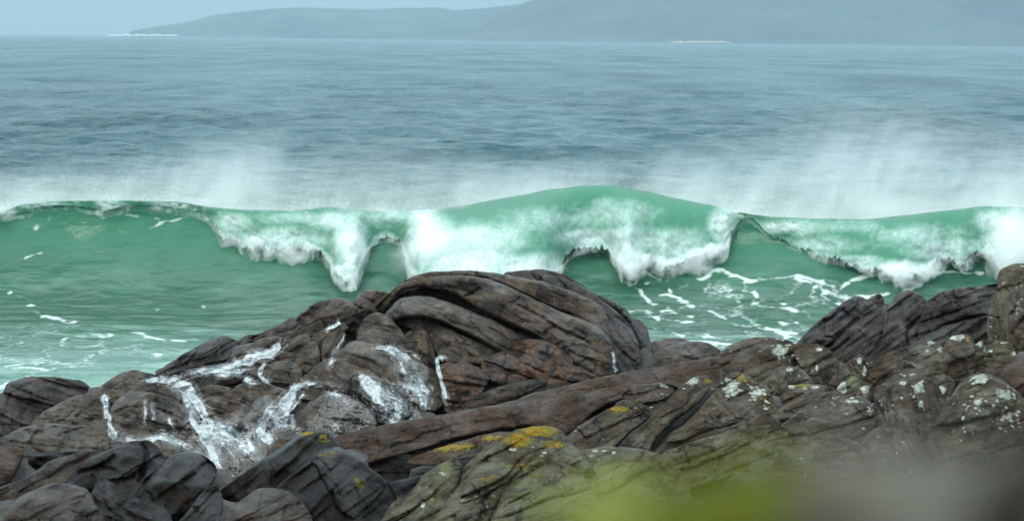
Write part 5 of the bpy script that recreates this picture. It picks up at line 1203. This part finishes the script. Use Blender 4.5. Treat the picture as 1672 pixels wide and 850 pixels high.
PLUME = [(-24, 3.6), (-18, 3.8), (-16.2, 4.0), (-13.3, 4.4), (-11.4, 4.7), (-8.4, 5.7), (-6.5, 5.3), (-3.6, 5.5), (-0.7, 4.9), (2.2, 4.7), (5.1, 5.3), (7.1, 5.6), (9.0, 6.3), (10.9, 7.1), (12.9, 7.0), (14.8, 6.4), (18, 5.6), (24, 5.0)]
def mist_material():
    t = NT('blowing_spray')
    P = t.pos(); s = t.sep(P)
    # plumes torn off the crest lean downwind and thin out towards their tops
    ht = t.n('FloatCurve'); fc = ht.mapping.curves[0]
    nx = [((x + 24) / 48, h / 8) for x, h in PLUME]
    fc.points[0].location = nx[0]; fc.points[1].location = nx[-1]
    for q in nx[1:-1]: fc.points.new(*q)
    ht.mapping.update()
    t.put(ht.inputs['Value'], t.rng(s[0], -24, 24, 0, 1, False))
    top = t.math('MULTIPLY', ht.outputs[0], 8.0)
    lean = t.n('CombineXYZ')
    t.put(lean.inputs[0], t.math('SUBTRACT', s[0], t.math('MULTIPLY', s[2], 0.40))); t.put(lean.inputs[1], s[1]); t.put(lean.inputs[2], s[2])
    n = t.noise(t.mapping(lean.outputs[0], (0.52, 0.40, 0.42)), 1.0, 7, 0.64, 0.9)
    wisp = t.noise(t.mapping(lean.outputs[0], (1.5, 0.9, 0.9)), 1.0, 6, 0.7, 1.0)
    hn = t.math('DIVIDE', t.math('SUBTRACT', s[2], 2.6), t.math('SUBTRACT', top, 2.6))
    fall = t.rng(t.math('ADD', hn, t.math('MULTIPLY', t.math('SUBTRACT', n, 0.5), 1.3)), 0.95, -0.1)
    body = t.math('ADD', t.math('MULTIPLY', t.rng(n, 0.36, 0.66), 0.75), t.math('MULTIPLY', t.rng(wisp, 0.35, 0.75), 0.45))
    gust = t.rng(t.noise(t.mapping(lean.outputs[0], (0.20, 0.05, 0.05)), 1.0, 3, 0.6), 0.40, 0.60, 0.5, 1.3)
    d = t.math('MULTIPLY', t.math('MULTIPLY', fall, t.math('MULTIPLY', body, gust)), MIST_DENS)
    sc = t.n('VolumeScatter'); sc.inputs['Color'].default_value = (0.93, 0.97, 0.98, 1); t.put(sc.inputs['Density'], d)
    sc.inputs['Anisotropy'].default_value = 0.2
    return t.vol(sc.outputs[0])
MIST_DENS = 0.30
def build_mist():
    xs = np.linspace(-24, 24, 120)
    c = curve_pts(PLUME, 6, False); top = np.interp(xs, c[:, 0], c[:, 1])
    ys = [86.7, 89.0, 92.0, 94.0]; lift = [0.55, 1.0, 1.0, 0.75]
    rows = [v3(xs, np.full_like(xs, ys[0]), 2.2)] + [v3(xs, np.full_like(xs, y), 2.2 + (top - 2.2) * k) for y, k in zip(ys, lift)] + [v3(xs, np.full_like(xs, ys[-1]), 2.2)]
    n = len(rows); V = np.concatenate(rows); F = grid_faces(n, 120)
    bot = np.stack([np.arange(119), np.arange(119) + 1, (n - 1) * 120 + np.arange(119) + 1, (n - 1) * 120 + np.arange(119)], 1)[:, ::-1]
    c0 = np.array([V[k * 120] for k in range(n)]); 
    caps = [[k * 120 for k in range(n)], [k * 120 + 119 for k in range(n)][::-1]]
    tri = [(cp[0], cp[k], cp[k + 1]) for cp in caps for k in range(1, n - 1)]
    return tag(mesh_obj('spray_mist', V, [np.concatenate([F, bot]), np.array(tri)], mist_material(), None, None, False), 'veil of fine white spray blowing off the wave crest', 'spray', kind='stuff')
build_mist()

def burst_material():
    t = NT('bursting_spray')
    tc = t.n('TexCoord').outputs['Object']; P = t.pos()
    r = t.n('VectorMath', operation='LENGTH'); t.put(r.inputs[0], tc)
    n = t.noise(P, 0.9, 6, 0.65, 0.6)
    d = t.rng(t.math('ADD', r.outputs['Value'], t.math('MULTIPLY', t.math('SUBTRACT', n, 0.5), 1.1)), 0.95, 0.25)
    d = t.math('MULTIPLY', t.math('MULTIPLY', d, t.rng(r.outputs['Value'], 1.0, 0.55)), BURST_DENS)
    sc = t.n('VolumeScatter'); sc.inputs['Color'].default_value = (0.94, 0.98, 0.97, 1); t.put(sc.inputs['Density'], d)
    return t.vol(sc.outputs[0])
BURST_DENS = 1.5
BURST_M = burst_material()
def burst(label, px, py, Y, rx, ry, rz):
    c = at_depth(np.array([px]), np.array([py]), np.array([Y]))[0]
    u = np.linspace(0, 2 * pi, 24, endpoint=False); w = np.linspace(-pi / 2, pi / 2, 13)
    U, W = np.meshgrid(u, w)
    P = np.stack([np.cos(W) * np.cos(U), np.cos(W) * np.sin(U), np.sin(W)], -1)
    i = np.arange(13 * 24).reshape(13, 24); ni = np.roll(i, -1, 1)
    F = np.stack([i[:-1], ni[:-1], ni[1:], i[1:]], -1).reshape(-1, 4)
    o = mesh_obj('spray_burst', P.reshape(-1, 3), F, BURST_M, None, None, True)
    o.location = tuple(float(x) for x in c); o.scale = (rx, ry, rz)
    return tag(o, label, 'spray', 'puffs of spray thrown up along the lip', kind='stuff')
burst('narrow puff of spray where the lip first touches down left of the mound', 570, 415, 83.6, 0.75, 0.8, 1.0)
burst('large white burst of spray right behind the top of the mound', 745, 420, 83.0, 2.3, 1.2, 1.25)
burst('low white spray behind the rear shoulder of the mound', 855, 438, 83.0, 1.5, 1.0, 0.8)
burst('puff of spray at the plunging tongue right of the mound', 1030, 425, 83.6, 0.7, 0.7, 0.55)
burst('tall white burst of spray at the right edge behind the tall rock', 1650, 400, 83.2, 0.9, 1.0, 1.5)

def haze_material():
    t = NT('sea_haze')
    v = t.n('VolumePrincipled')
    v.inputs['Color'].default_value = (0.50, 0.67, 0.75, 1); v.inputs['Density'].default_value = HAZE_DENS
    v.inputs['Anisotropy'].default_value = 0.0
    return t.vol(v.outputs[0])
HAZE_DENS = 0.00008
box('haze', (-9000, -60, -5.5), (9000, 15500, 620), haze_material(), 'pale blue sea haze over the bay', 'haze')
